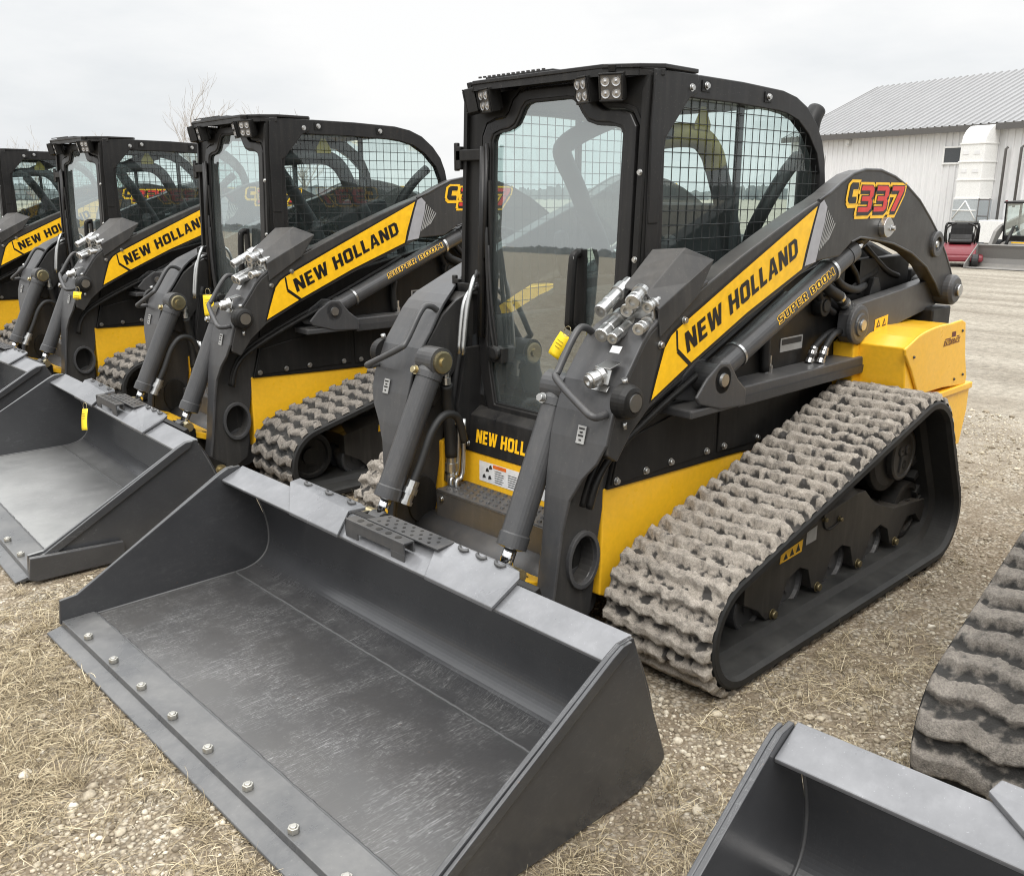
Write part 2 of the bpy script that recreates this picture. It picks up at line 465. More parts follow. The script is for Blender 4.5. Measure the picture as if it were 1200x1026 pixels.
# ------------------------------------------------------------------ lettering (own block alphabet, cap height 10)
G = {
 'N': (7, [[(0,0),(2.2,0),(2.2,5.4),(4.6,0),(7,0),(7,10),(4.8,10),(4.8,4.6),(2.4,10),(0,10)]]),
 'E': (5.6, [[(0,0),(5.6,0),(5.6,2),(2.3,2),(2.3,4.1),(5,4.1),(5,6),(2.3,6),(2.3,8),(5.6,8),(5.6,10),(0,10)]]),
 'W': (10, [[(0,10),(1.5,0),(4,0),(5,5.4),(6,0),(8.5,0),(10,10),(7.8,10),(7.05,4.2),(6,10),(4,10),(2.95,4.2),(2.2,10)]]),
 'H': (7, [[(0,0),(2.3,0),(2.3,4),(4.7,4),(4.7,0),(7,0),(7,10),(4.7,10),(4.7,6.1),(2.3,6.1),(2.3,10),(0,10)]]),
 'O': (7, [[(1.3,0),(5.7,0),(7,1.3),(7,8.7),(5.7,10),(1.3,10),(0,8.7),(0,1.3)], [(2.3,2.2),(4.7,2.2),(4.7,7.8),(2.3,7.8)]]),
 'L': (5.2, [[(0,0),(5.2,0),(5.2,2.1),(2.3,2.1),(2.3,10),(0,10)]]),
 'A': (7.4, [[(0,0),(2.2,0),(2.6,2),(4.8,2),(5.2,0),(7.4,0),(5,10),(2.4,10)], [(3,3.8),(4.4,3.8),(3.7,7.6)]]),
 'D': (7, [[(0,0),(5.2,0),(7,1.8),(7,8.2),(5.2,10),(0,10)], [(2.3,2),(4.1,2),(4.7,2.6),(4.7,7.4),(4.1,8),(2.3,8)]]),
 'S': (7, [[(0,0),(5.7,0),(7,1.3),(7,4.8),(5.8,6),(2.3,6),(2.3,8),(7,8),(7,10),(1.2,10),(0,8.8),(0,5.2),(1.2,4),(4.7,4),(4.7,2),(0,2)]]),
 'U': (7, [[(1.3,0),(5.7,0),(7,1.3),(7,10),(4.7,10),(4.7,2.1),(2.3,2.1),(2.3,10),(0,10),(0,1.3)]]),
 'P': (7, [[(0,0),(2.3,0),(2.3,3.4),(5.7,3.4),(7,4.7),(7,8.7),(5.7,10),(0,10)], [(2.3,5.3),(4.7,5.3),(4.7,8.1),(2.3,8.1)]]),
 'R': (7, [[(0,0),(2.3,0),(2.3,3.4),(3.2,3.4),(4.6,0),(7.1,0),(5.5,3.6),(7,4.7),(7,8.7),(5.7,10),(0,10)], [(2.3,5.3),(4.7,5.3),(4.7,8.1),(2.3,8.1)]]),
 'B': (7, [[(0,0),(5.7,0),(7,1.3),(7,4.2),(6.2,5.1),(7,6),(7,8.7),(5.7,10),(0,10)], [(2.3,1.9),(4.7,1.9),(4.7,4.2),(2.3,4.2)], [(2.3,6),(4.7,6),(4.7,8.1),(2.3,8.1)]]),
 'M': (9, [[(0,0),(2.2,0),(2.2,6),(3.7,2),(5.3,2),(6.8,6),(6.8,0),(9,0),(9,10),(6.6,10),(4.5,5),(2.4,10),(0,10)]]),
 'C': (6.4, [[(1.3,0),(6.4,0),(6.4,2.2),(2.3,2.2),(2.3,7.8),(6.4,7.8),(6.4,10),(1.3,10),(0,8.7),(0,1.3)]]),
 'Z': (6.5, [[(0,0),(6.5,0),(6.5,2),(2.6,2),(6.5,8),(6.5,10),(0,10),(0,8),(3.9,8),(0,2)]]),
 'K': (7, [[(0,0),(2.3,0),(2.3,3.6),(4.8,0),(7.2,0),(3.9,5.1),(7,10),(4.6,10),(2.3,6.4),(2.3,10),(0,10)]]),
 '3': (7, [[(0,0),(5.7,0),(7,1.3),(7,4.2),(6.2,5.1),(7,6),(7,8.7),(5.7,10),(0,10),(0,8),(4.7,8),(4.7,6.1),(1,6.1),(1,4.1),(4.7,4.1),(4.7,2),(0,2)]]),
 '7': (7, [[(1.2,0),(3.7,0),(7,8),(7,10),(0,10),(0,8),(4.3,8)]]),
}
def offset_poly(p, d):
    n = len(p)
    area = sum(p[i][0] * p[(i + 1) % n][1] - p[(i + 1) % n][0] * p[i][1] for i in range(n))
    sg = 1 if area > 0 else -1
    out = []
    for i in range(n):
        a = Vector(p[i - 1]); b = Vector(p[i]); c = Vector(p[(i + 1) % n])
        e1 = (b - a).normalized(); e2 = (c - b).normalized()
        n1 = Vector((e1.y, -e1.x)) * sg; n2 = Vector((e2.y, -e2.x)) * sg
        k = 1 + n1.dot(n2)
        m = (n1 + n2) / max(k, 0.5)
        out.append((b.x + m.x * d, b.y + m.y * d))
    return out
def text_mb(mb, text, origin, right, up, h, gap=1.3, shear=0.0, grow=0.0, shift=(0, 0), width=1.0, mi=0, holes=True, skip=None):
    o = Vector(origin); r = Vector(right).normalized(); u = Vector(up).normalized()
    x = 0.0
    k = h / 10
    for ch in text:
        if ch == ' ':
            x += 3.6; continue
        w, loops = G[ch]
        L = [loops[0]] + (loops[1:] if holes else [])
        L2 = []
        for i, l in enumerate(L):
            q = offset_poly(l, grow if i == 0 else -grow) if grow else l
            L2.append([((px + x) * width + shear * py + shift[0], py + shift[1]) for px, py in q])
        tr = tessellate_polygon([[Vector((a, b, 0)) for a, b in l] for l in L2])
        flat = [p for l in L2 for p in l]
        mb.add([tuple(o + r * (a * k) + u * (b * k)) for a, b in flat], [list(t) for t in tr], mi)
        x += w + gap
    return x * k * width
def text_len(text, h, gap=1.3, width=1.0):
    x = 0
    for ch in text:
        x += 3.6 if ch == ' ' else G[ch][0] + gap
    return (x - gap) * h / 10 * width

# ------------------------------------------------------------------ the machine
FRONT = [(-2.68, 1.351, .58, .646), (-2.613, 1.323, .55, .646), (-2.506, 1.277, .49, .646), (-2.41, 1.236, .43, .646), (-2.368, 1.208, .412, .646), (-2.338, 1.178, .403, .646), (-2.285, 1.105, .396, .646), (-2.236, 1.042, .395, .646),
         (-2.196, .95, .40, .646), (-2.170, .864, .40, .646), (-2.156, .80, .405, .618), (-2.142, .74, .41, .57),
         (-2.128, .66, .415, .528), (-2.115, .54, .42, .508), (-2.09, .34, .42, .503), (-2.06, .17, .42, .503)]
BOOM = [(-2.170, .83), (-2.170, .864), (-2.196, .95), (-2.236, 1.042), (-2.285, 1.105), (-2.338, 1.178), (-2.368, 1.208), (-2.41, 1.236), (-2.506, 1.277), (-2.613, 1.323),
        (-2.701, 1.360), (-2.884, 1.437), (-3.109, 1.523), (-3.322, 1.600), (-3.40, 1.624), (-3.485, 1.655), (-3.56, 1.690), (-3.66, 1.728), (-3.76, 1.746), (-3.903, 1.746), (-4.04, 1.722),
        (-4.174, 1.682), (-4.32, 1.62), (-4.462, 1.535), (-4.575, 1.46), (-4.682, 1.368), (-4.77, 1.28), (-4.825, 1.21), (-4.835, 1.165), (-4.80, 1.125), (-4.735, 1.12),
        (-4.69, 1.159), (-4.607, 1.228), (-4.477, 1.314), (-4.296, 1.386), (-4.095, 1.435), (-3.912, 1.46), (-3.774, 1.473), (-3.70, 1.455),
        (-3.60, 1.40), (-3.50, 1.395), (-3.42, 1.39), (-3.303, 1.345), (-2.931, 1.205), (-2.584, 1.06), (-2.383, .962), (-2.285, .885), (-2.22, .80)]

def boom_face_rect(name, pts, mat, parent, s, y, mats=None):
    mb = MB(s); mb.add([(x, y, z) for x, z in pts], [list(range(len(pts)))])
    return mb.build(name, mat, parent)

def build_arm(root, s):
    mb = MB(s)
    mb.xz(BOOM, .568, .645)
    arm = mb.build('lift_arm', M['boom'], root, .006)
    mb = MB(s)
    # wide curved front plate lying on the arm
    a = [(x, z, yi, yo) for x, z, yi, yo in FRONT]
    vs = []; fs = []
    for i, (x, z, yi, yo) in enumerate(a):
        p = a[max(i - 1, 0)]; q = a[min(i + 1, len(a) - 1)]
        t = Vector((q[0] - p[0], q[1] - p[1])).normalized(); n = Vector((-t.y, t.x))
        if n.x < 0 and n.y < 0: n = -n
        if n.x + n.y < 0: n = -n
        for yy in (yi, yo):
            vs.append((x, yy, z)); vs.append((x + n.x * .014, yy, z + n.y * .014))
    for i in range(len(a) - 1):
        b = i * 4; c = b + 4
        fs += [(b + 1, b + 3, c + 3, c + 1), (b, c, c + 2, b + 2), (b, b + 1, c + 1, c), (b + 2, c + 2, c + 3, b + 3)]
    fs += [(0, 2, 3, 1), tuple((len(a) - 1) * 4 + k for k in (0, 1, 3, 2))]
    mb.add(vs, fs)
    mb.build('front_plate', M['gray'], arm, .004)
    mb = MB(s)
    # lower leg box with the round through hole
    leg = [(-2.170, .86), (-2.150, .76), (-2.135, .66), (-2.118, .54), (-2.093, .34), (-2.062, .17), (-2.17, .12), (-2.285, .19), (-2.303, .30), (-2.312, .44), (-2.352, .64), (-2.39, .80), (-2.42, .98), (-2.33, 1.08)]
    hole = circ(-2.232, .408, .064, 24, .088)
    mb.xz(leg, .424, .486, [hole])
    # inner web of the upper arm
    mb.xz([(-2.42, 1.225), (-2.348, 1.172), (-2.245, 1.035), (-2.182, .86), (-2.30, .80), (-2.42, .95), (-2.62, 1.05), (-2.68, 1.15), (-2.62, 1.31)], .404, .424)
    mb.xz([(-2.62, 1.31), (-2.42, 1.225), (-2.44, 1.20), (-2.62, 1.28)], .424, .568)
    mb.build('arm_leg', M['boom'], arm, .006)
    r = MB(s)
    ring = circ(-2.232, .408, .082, 28, .108); inner = circ(-2.232, .408, .066, 28, .090)
    r.prism(ring, lambda p, q, t: (p, t, q), .482, .502, [inner])
    r.build('hole_rim', M['gray'], arm, .005)
    r = MB(s); r.xz(circ(-2.232, .408, .075, 24, .1), .412, .4235); r.build('hole_dark_disc', M['dark'], arm)  # dark disc added behind the hole to make its inside dark
    # rear plate edge rib
    e = MB(s)
    e.tube([(x, .642, z) for x, z in BOOM[14:29]], .007, 8)
    e.tube([(x, .642, z) for x, z in BOOM[31:39]], .006, 8)
    e.build('edge_bead', M['gray'], arm)
    # pivot and bosses
    p = MB(s)
    p.lathe((-4.765, .60, 1.185), (0, 1, 0), [(0, .075), (.075, .075), (.09, .06), (.09, .03), (.105, .03), (.105, 0.001)], 28)
    p.lathe((-4.548, .64, 1.416), (0, 1, 0), [(0, .062), (.018, .062), (.022, .056), (.022, .034), (.010, .034), (.010, .001)], 26)
    p.build('pivot_boss', M['gray'], arm, .003)
    p = MB(s)
    p.lathe((-2.235, .64, 1.005), (0, 1, 0), [(0, .058), (.035, .058), (.052, .05), (.058, .036), (.058, .001)], 28)
    p.build('arm_stop', M['black'], arm, .002)
    p = MB(s)
    p.lathe((-2.235, .698, 1.005), (0, 1, 0), [(0, .030), (.004, .030), (.004, .001)], 22)
    p.cyl((-2.235, .655, 1.060), (-2.229, .655, 1.080), .010, 8).cyl((-2.238, .655, .935), (-2.238, .655, .912), .008, 8)
    p.lathe((-4.765, .70, 1.185), (0, 1, 0), [(0, .030), (.008, .028), (.008, .001)], 18)
    p.lathe((-4.548, .652, 1.416), (0, 1, 0), [(0, .018), (.006, .015), (.006, .001)], 14)
    p.hexbolt((-2.423, .645, 1.166), (0, 1, 0), .010, .010).hexbolt((-2.548, .645, 1.236), (0, 1, 0), .010, .010)
    p.build('steel_pin', M['steel'], arm)
    k = MB(s)     # little cast bracket above the arch
    k.xz(smooth_poly([(-3.945, 1.545), (-3.925, 1.51), (-3.945, 1.475), (-3.985, 1.468), (-4.03, 1.495), (-4.02, 1.52), (-3.98, 1.55)], 4), .645, .672)
    k.hexbolt((-4.00, .672, 1.505), (0, 1, 0), .011, .012)
    k.build('lock_bracket', M['steel'], arm, .004)
    # decal stripe
    yel = [(-2.383, .984), (-2.41, 1.06), (-2.445, 1.152), (-2.478, 1.19), (-2.515, 1.212), (-2.872, 1.374), (-3.385, 1.603), (-3.36, 1.54), (-3.32, 1.43), (-3.303, 1.366), (-2.931, 1.228), (-2.592, 1.082)]
    d = MB(s)
    Y = .6472
    d.add([(x, Y - .001, z) for x, z in offset_poly(yel, .010)], [list(range(len(yel)))], 1)
    d.add([(x, Y, z) for x, z in yel], [list(range(len(yel)))], 0)
    sil = [(-3.402, 1.612), (-3.432, 1.627), (-3.462, 1.60), (-3.452, 1.54), (-3.405, 1.388), (-3.322, 1.376), (-3.345, 1.45), (-3.375, 1.54)]
    d.add([(x, Y, z) for x, z in sil], [list(range(len(sil)))], 2)
    for i in range(6):      # fading speed lines
        x0 = -3.470 - i * .013
        top = 1.588 - i * .010
        d.add([(x0, Y, top), (x0 - .005, Y, top - .004), (x0 + .040, Y, 1.43 + i * .008), (x0 + .045, Y, 1.434 + i * .008)], [(0, 1, 2, 3)], 3)
    for a0, b0, w in (((-2.507, 1.206), (-2.516, 1.135), .005), ((-2.516, 1.135), (-2.594, 1.078), .008)):
        dx = Vector((b0[0] - a0[0], b0[1] - a0[1])).normalized(); nn = Vector((-dx.y, dx.x)) * w
        d.add([(a0[0] - nn.x, Y + .0008, a0[1] - nn.y), (a0[0] + nn.x, Y + .0008, a0[1] + nn.y), (b0[0] + nn.x, Y + .0008, b0[1] + nn.y), (b0[0] - nn.x, Y + .0008, b0[1] - nn.y)], [(0, 1, 2, 3)], 1)
    d.build('stripe_decal', [M['decal_yellow'], M['decal_black'], M['decal_silver'], M['graylabel']], arm)
    # lettering reads toward the rear on the left side, toward the front on the right side
    sl = Vector((-.705, 0, .305)).normalized(); up = Vector((.305, 0, .705)).normalized()
    t = MB()
    if s > 0:
        L = text_len('NEW HOLLAND', .074, 1.2)
        text_mb(t, 'NEW HOLLAND', (-2.572, .6486, 1.120), sl, up, .074, 1.2, .12, width=.755 / L)
    else:
        L = text_len('NEW HOLLAND', .074, 1.2)
        text_mb(t, 'NEW HOLLAND', (-3.255, -.6486, 1.420), -sl, up, .074, 1.2, .12, width=.755 / L)
    t.build('maker_lettering', M['decal_black'], arm)
    t = MB()
    if s > 0: o, r_ = Vector((-3.712, .6472, 1.575)), Vector((-1, 0, 0))
    else: o, r_ = Vector((-4.15, -.6472, 1.575)), Vector((1, 0, 0))
    u_ = Vector((0, 0, 1)); n_ = Vector((0, 1 if s > 0 else -1, 0))
    H = .108
    def put(ch, ofs, h, layer, mi, grow, shift):
        text_mb(t, ch, o + r_ * ofs[0] + u_ * ofs[1] + n_ * (layer * .0006), r_, u_, h, 1.0, .22, grow, shift, 1.56 if ch != 'C' else 1.40, mi, holes=True)
    items = [('C', (-.088, .045), .072)] + [('3', (0, 0), H), ('3', (.142, 0), H), ('7', (.284, 0), H)]
    for ch, of, h in items:
        kf = .108 / h
        for j, (sh, g_) in enumerate((((.0, -1.5), 1.0), ((.0, 0), 1.25))):
            put(ch, of, h, j, 0, g_ * kf, (sh[0] * kf, sh[1] * kf))
    for ch, of, h in items:
        put(ch, of, h, 2, 1, .35, (.25, -.9))
        put(ch, of, h, 3, 1, .30, (.0, 0))
        put(ch, of, h, 4, 2 if ch != 'C' else 1, -.10 if ch != 'C' else 0, (0, 0))
    t.build('model_number', [M['decal_yellow'], M['decal_black'], M['decal_red']], arm)
    # tie-down symbol on the front plate
    q = MB(s)
    q.box(-2.1575, -2.1545, .523, .558, .856, .916, 0, Matrix.Rotation(radians(-14), 3, 'Y'))
    for zz, w in ((.895, .012), (.883, .006), (.872, .011), (.858, .005)):
        zq = zz + .011; xq = -2.1545 + (.886 - zq) * .25
        q.box(xq - .001, xq + .0015, .5405 - w, .5405 + w, zq - .003, zq + .003, 1, None)
    ob = q.build('tie_down_label', [M['graylabel'], M['ink']], arm)
    return arm

def build_arm_fittings(root, s):
    # grab rail on the front plate
    h = MB(s)
    h.tube([(-2.345, .42, 1.185), (-2.30, .42, 1.212), (-2.255, .42, 1.20), (-2.175, .418, 1.085), (-2.150, .435, 1.055), (-2.120, .58, .985), (-2.118, .618, .968), (-2.140, .625, .962), (-2.18, .625, .965)], .0125, 12, 0, 5)
    h.build('grab_rail', M['gray'], root)
    # steel lines along the underside of the boom
    l = MB(s)
    for dy, dz in ((0, 0), (.03, .012)):
        l.tube([(-2.20, .545 - dy, .62), (-2.225, .56 - dy, .725), (-2.305, .565 - dy, .805 + dz), (-2.53, .565 - dy, .915 + dz), (-2.836, .565 - dy, 1.04 + dz), (-3.35, .565 - dy, 1.26 + dz)], .013, 8, 0, 4)
    l.build('steel_line', M['black'], root)

def build_coupler(root):
    # guard hood over the couplers (only on this side)
    c = MB()
    front = [(-2.402, .500, 1.285), (-2.388, .508, 1.350), (-2.396, .600, 1.333), (-2.402, .650, 1.286), (-2.408, .657, 1.195)]
    back = [(-2.545, .500, 1.410), (-2.536, .508, 1.468), (-2.600, .600, 1.474), (-2.700, .650, 1.432), (-2.612, .657, 1.318)]
    n = len(front); rows = []
    for t in (0, .12, .5, .88, 1):
        rows.append([Vector(f).lerp(Vector(k), t) for f, k in zip(front, back)])
    def inward(p): return Vector((p.x, p.y + (.008 if p.y < .58 else -.008), p.z - .008))
    vs = []; fs = []
    for r in rows: vs += [tuple(p) for p in r] + [tuple(inward(p)) for p in r]
    m2 = 2 * n
    for r in range(len(rows) - 1):
        a = r * m2; b = a + m2
        for i in range(n - 1):
            fs.append((a + i, a + i + 1, b + i + 1, b + i)); fs.append((a + n + i, b + n + i, b + n + i + 1, a + n + i + 1))
        fs += [(a, b, b + n, a + n), (a + n - 1, a + 2 * n - 1, b + 2 * n - 1, b + n - 1)]
    a = (len(rows) - 1) * m2
    for i in range(n - 1): fs.append((i, n + i, n + i + 1, i + 1))
    fs.append(tuple(a + i for i in range(n)))
    c.add(vs, fs)
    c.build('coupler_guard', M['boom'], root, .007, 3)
    b = MB()
    b.box(-2.45, -2.395, .515, .635, 1.225, 1.32, 0, Matrix.Rotation(radians(20), 3, 'Y'))
    blk = b.build('coupler_manifold', M['steel'], root, .008)
    spots = [((.488, 1.344), (.509, 1.277), 1.0, .021), ((.568, 1.336), (.620, 1.294), .62, .023), ((.487, 1.250), (.516, 1.197), 1.0, .023), ((.536, 1.232), (.564, 1.192), 1.0, .018), ((.606, 1.240), (.652, 1.222), .72, .019), ((.545, 1.290), (.57, 1.26), .45, .021), ((.62, 1.30), (.64, 1.27), .30, .018)]
    for (ya, za), (yb, zb), fr_, r in spots:
        A = Vector((-2.41, ya, za)); B = Vector((-2.27, yb, zb)); x, y, z = A
        dv = (B - A).normalized(); L = (B - A).length * fr_
        f = MB()
        f.lathe((x, y, z), dv, [(-.04, r * .9), (0, r * .9), (0, r * 1.25), (L * .25, r * 1.25), (L * .25, r), (L * .55, r), (L * .57, r * 1.1), (L * .66, r * 1.1), (L * .68, r), (L * .8, r), (L * .82, r * 1.12), (L * .97, r * 1.12), (L, r), (L, r * .55), (L - .012, r * .55), (L - .012, .001)], 18)
        f.build('hydraulic_coupler', M['steel'], blk)
    g = MB()
    g.box(-2.262, -2.258, .57, .612, 1.148, 1.175, 0, Matrix.Rotation(radians(-38), 3, 'Y'))
    g.box(-2.262, -2.205, .55, .615, 1.112, 1.116, 0, Matrix.Rotation(radians(14), 3, 'Y'))
    g.box(-2.208, -2.204, .55, .615, 1.055, 1.105, 0, Matrix.Rotation(radians(-20), 3, 'Y'))
    g.box(-2.206, -2.202, .545, .61, 1.03, 1.052, 0, Matrix.Rotation(radians(-40), 3, 'Y'))
    g.lathe((-2.215, .575, 1.082), (.9, -.22, -.28), [(0, .030), (.018, .030), (.018, .024), (.034, .024), (.034, .028), (.05, .028), (.052, .022), (.062, .022), (.062, .012), (.05, .001)], 20)
    g.build('drain_coupler', M['steel'], root, .001)

def build_cylinders(root, s):
    # lift cylinder between chassis bracket and boom
    p0 = Vector((-2.80, .59, .995)); p1 = Vector((-3.93, .59, 1.465)); d = (p1 - p0).normalized()
    b = MB(s)
    b.lathe(p0 + d * .03, d, [(0, .04), (.03, .05), (.05, .05), (.05, .046), (1.0, .046), (1.0, .049), (1.06, .049), (1.07, .03)], 26)
    b.lathe(p0 - Vector((0, .055, 0)), (0, 1, 0), [(0, .055), (.11, .055), (.115, .05), (.115, .001)], 24)
    cy = b.build('lift_cylinder', M['gray'], root)
    r = MB(s); r.cyl(p0 + d * 1.05, p1, .026, 16); r.build('rod', M['chrome'], cy)
    k = MB(s)
    k.lathe(p0 + d * .885, d, [(0, .047), (0, .052), (.016, .052), (.016, .047)], 26)
    k.lathe(p0 + d * .17, d, [(0, .047), (0, .051), (.012, .051), (.012, .047)], 26)
    k.lathe(p0 + Vector((0, .06, 0)), (0, 1, 0), [(0, .026), (.01, .024), (.01, .001)], 18)
    k.build('clamp', M['steel'], cy)
    if True:
        t = MB()
        q = p0 + d * .42
        sgn = 1 if s > 0 else -1
        right = d if s > 0 else -d
        up = Vector((-d.z, 0, d.x)) * (-1 if (-d.z * 0 + d.x) < 0 else 1)
        L = text_len('SUPER BOOM', .028, 2.0)
        start = (p0 + d * .42) if s > 0 else (p0 + d * .86)
        tilt = radians(22)
        nrm = Vector((0, sgn * cos(tilt), 0)) + up * sin(tilt)
        upt = up * cos(tilt) - Vector((0, sgn * sin(tilt), 0))
        for lay, (mi, g) in enumerate(((0, .65), (1, -.1))):
            o = Vector((start.x, sgn * .59, start.z)) + nrm * (.0462 + lay * .0008) - upt * .014
            text_mb(t, 'SUPER BOOM', o, right, upt, .028, 2.0, .2, g, (0, 0), .44 / L, mi, holes=(lay > 0))
        t.build('cylinder_lettering', [M['decal_yellow'], M['decal_black']], cy)
    # lower rear link
    l = MB(s)
    l.xz([(-3.86, 1.035), (-3.865, 1.13), (-3.90, 1.175), (-4.25, 1.203), (-4.66, 1.238), (-4.80, 1.245), (-4.84, 1.19), (-4.80, 1.12), (-4.70, 1.098), (-4.05, 1.012), (-3.93, .985)], .53, .60)
    l.lathe((-3.915, .59, 1.085), (0, 1, 0), [(0, .088), (.022, .088), (.026, .07), (.026, .05), (.034, .05), (.034, .03), (.04, .001)], 28)
    lk = l.build('control_link', M['gray'], root, .005)
    x = MB(s); x.lathe((-3.915, .62, 1.085), (0, 1, 0), [(0, .026), (.012, .024), (.012, .001)], 18); x.build('pin', M['steel'], lk)
    x = MB(s)
    x.add([(-4.085, .6015, 1.036), (-4.215, .6015, 1.045), (-4.215, .6015, 1.105), (-4.085, .6015, 1.092)], [(0, 1, 2, 3)])
    for cx in (-4.12, -4.178):
        x.add([(cx + .02, .6025, 1.053), (cx - .02, .6025, 1.056), (cx, .6025, 1.092)], [(0, 1, 2)], 1)
        x.add([(cx + .008, .6032, 1.060), (cx - .008, .6032, 1.062), (cx, .6032, 1.080)], [(0, 1, 2)], 0)
    x.build('warning_label', [M['decal_yellow'], M['ink']], lk)
    # bucket tilt cylinder
    p0 = Vector((-2.258, .352, 1.003)); p1 = Vector((-1.968, .362, .392)); d = (p1 - p0).normalized()
    b = MB(s)
    b.lathe(p0 + d * .02, d, [(0, .04), (.03, .055), (.055, .055), (.055, .050), (.510, .050), (.515, .054), (.560, .054), (.566, .030)], 28)
    b.lathe(p0 - Vector((0, .05, 0)), (0, 1, 0), [(0, .058), (.1, .058)], 24)
    cy = b.build('tilt_cylinder', M['gray'], root)
    r = MB(s); r.cyl(p0 + d * .56, p1, .024, 18); r.build('rod', M['chrome'], cy)
    r = MB(s)
    r.lathe(p1 - Vector((0, .035, 0)), (0, 1, 0), [(0, .04), (.07, .04)], 18)
    r.build('rod_eye', M['gray'], cy)
    r = MB()
    y = .355 * s
    r.lathe((p0.x, y + .052, p0.z), (0, 1, 0), [(0, .045), (.012, .045), (.014, .038), (.014, .018), (.022, .018), (.022, .001)], 22)
    r.hexbolt((p0.x + .075, y - .02, p0.z - .03), (1, 0, .25), .014, .016)
    r.build('pin', M['gold'] if s < 0 else M['steel'], cy)
    # braided hose with sleeve beside the cylinder
    h = MB(s)
    h.tube([(-2.36, .29, .66), (-2.32, .285, .77), (-2.25, .285, .79), (-2.19, .29, .73), (-2.14, .295, .62), (-2.10, .30, .54)], [.016, .018, .021, .021, .021, .019, .018], 10, 0, 5)
    hs = h.build('hose', M['rubber'], cy)
    h = MB(s)
    hd = Vector((.05, .005, -.10)).normalized()
    h.lathe((-2.102, .30, .545), hd, [(0, .024), (.03, .024), (.03, .029), (.055, .029), (.055, .022), (.085, .022), (.085, .027), (.10, .027)], 14)
    h.build('hose_fitting', M['steel'], cy)

def belt_path():
    """outer outline of the track: convex hull of three circles, as (x, z, nx, nz, s)"""
    cs = [((-2.50, .225), .225), ((-3.87, .560), .265), ((-4.10, .225), .225)]
    def tangent(a, b):      # external tangent on the left of a->b, travelling clockwise seen from +Y ... returns points
        (c1, r1), (c2, r2) = a, b
        d = Vector((c2[0] - c1[0], c2[1] - c1[1])); L = d.length; u = d / L
        n = Vector((-u.y, u.x))
        sn = (r1 - r2) / L; cs_ = sqrt(1 - sn * sn)
        m = u * sn + n * cs_
        return m
    order = [0, 2, 1]      # along the ground to the rear, up to the sprocket, forward and down
    ang = []
    for k in range(3):
        a = cs[order[k]]; b = cs[order[(k + 1) % 3]]
        m = tangent(a, b)
        ang.append((order[k], order[(k + 1) % 3], m))
    pts = []
    for k in range(3):
        i, j, m = ang[k]
        ip, jp, mp = ang[k - 1]
        (c, r) = cs[i]
        a0 = atan2(mp.y, mp.x); a1 = atan2(m.y, m.x)
        # rotate the short convex way
        while a1 < a0 - pi: a1 += 2 * pi
        while a1 > a0 + pi: a1 -= 2 * pi
        n = max(6, int(abs(a1 - a0) / .05))
        for q in range(n + 1):
            a = a0 + (a1 - a0) * q / n
            pts.append((c[0] + r * cos(a), c[1] + r * sin(a)))
    return pts
def path_ok(pts):
    return max(p[1] for p in pts)

def resample(pts, ds):
    P = [Vector(p) for p in pts] + [Vector(pts[0])]
    Ls = [0]
    for a, b in zip(P, P[1:]): Ls.append(Ls[-1] + (b - a).length)
    T = Ls[-1]; n = int(T / ds); out = []
    j = 0
    for k in range(n):
        t = T * k / n
        while Ls[j + 1] < t: j += 1
        u = (t - Ls[j]) / max(1e-9, Ls[j + 1] - Ls[j])
        out.append(P[j].lerp(P[j + 1], u))
    nor = []
    for k in range(n):
        d = (out[(k + 2) % n] - out[k - 2]).normalized()
        nor.append(Vector((d.y, -d.x)))
    cen = Vector((sum(p.x for p in out) / n, sum(p.y for p in out) / n))
    if nor[0].dot(out[0] - cen) < 0: nor = [-v for v in nor]
    return out, nor, T

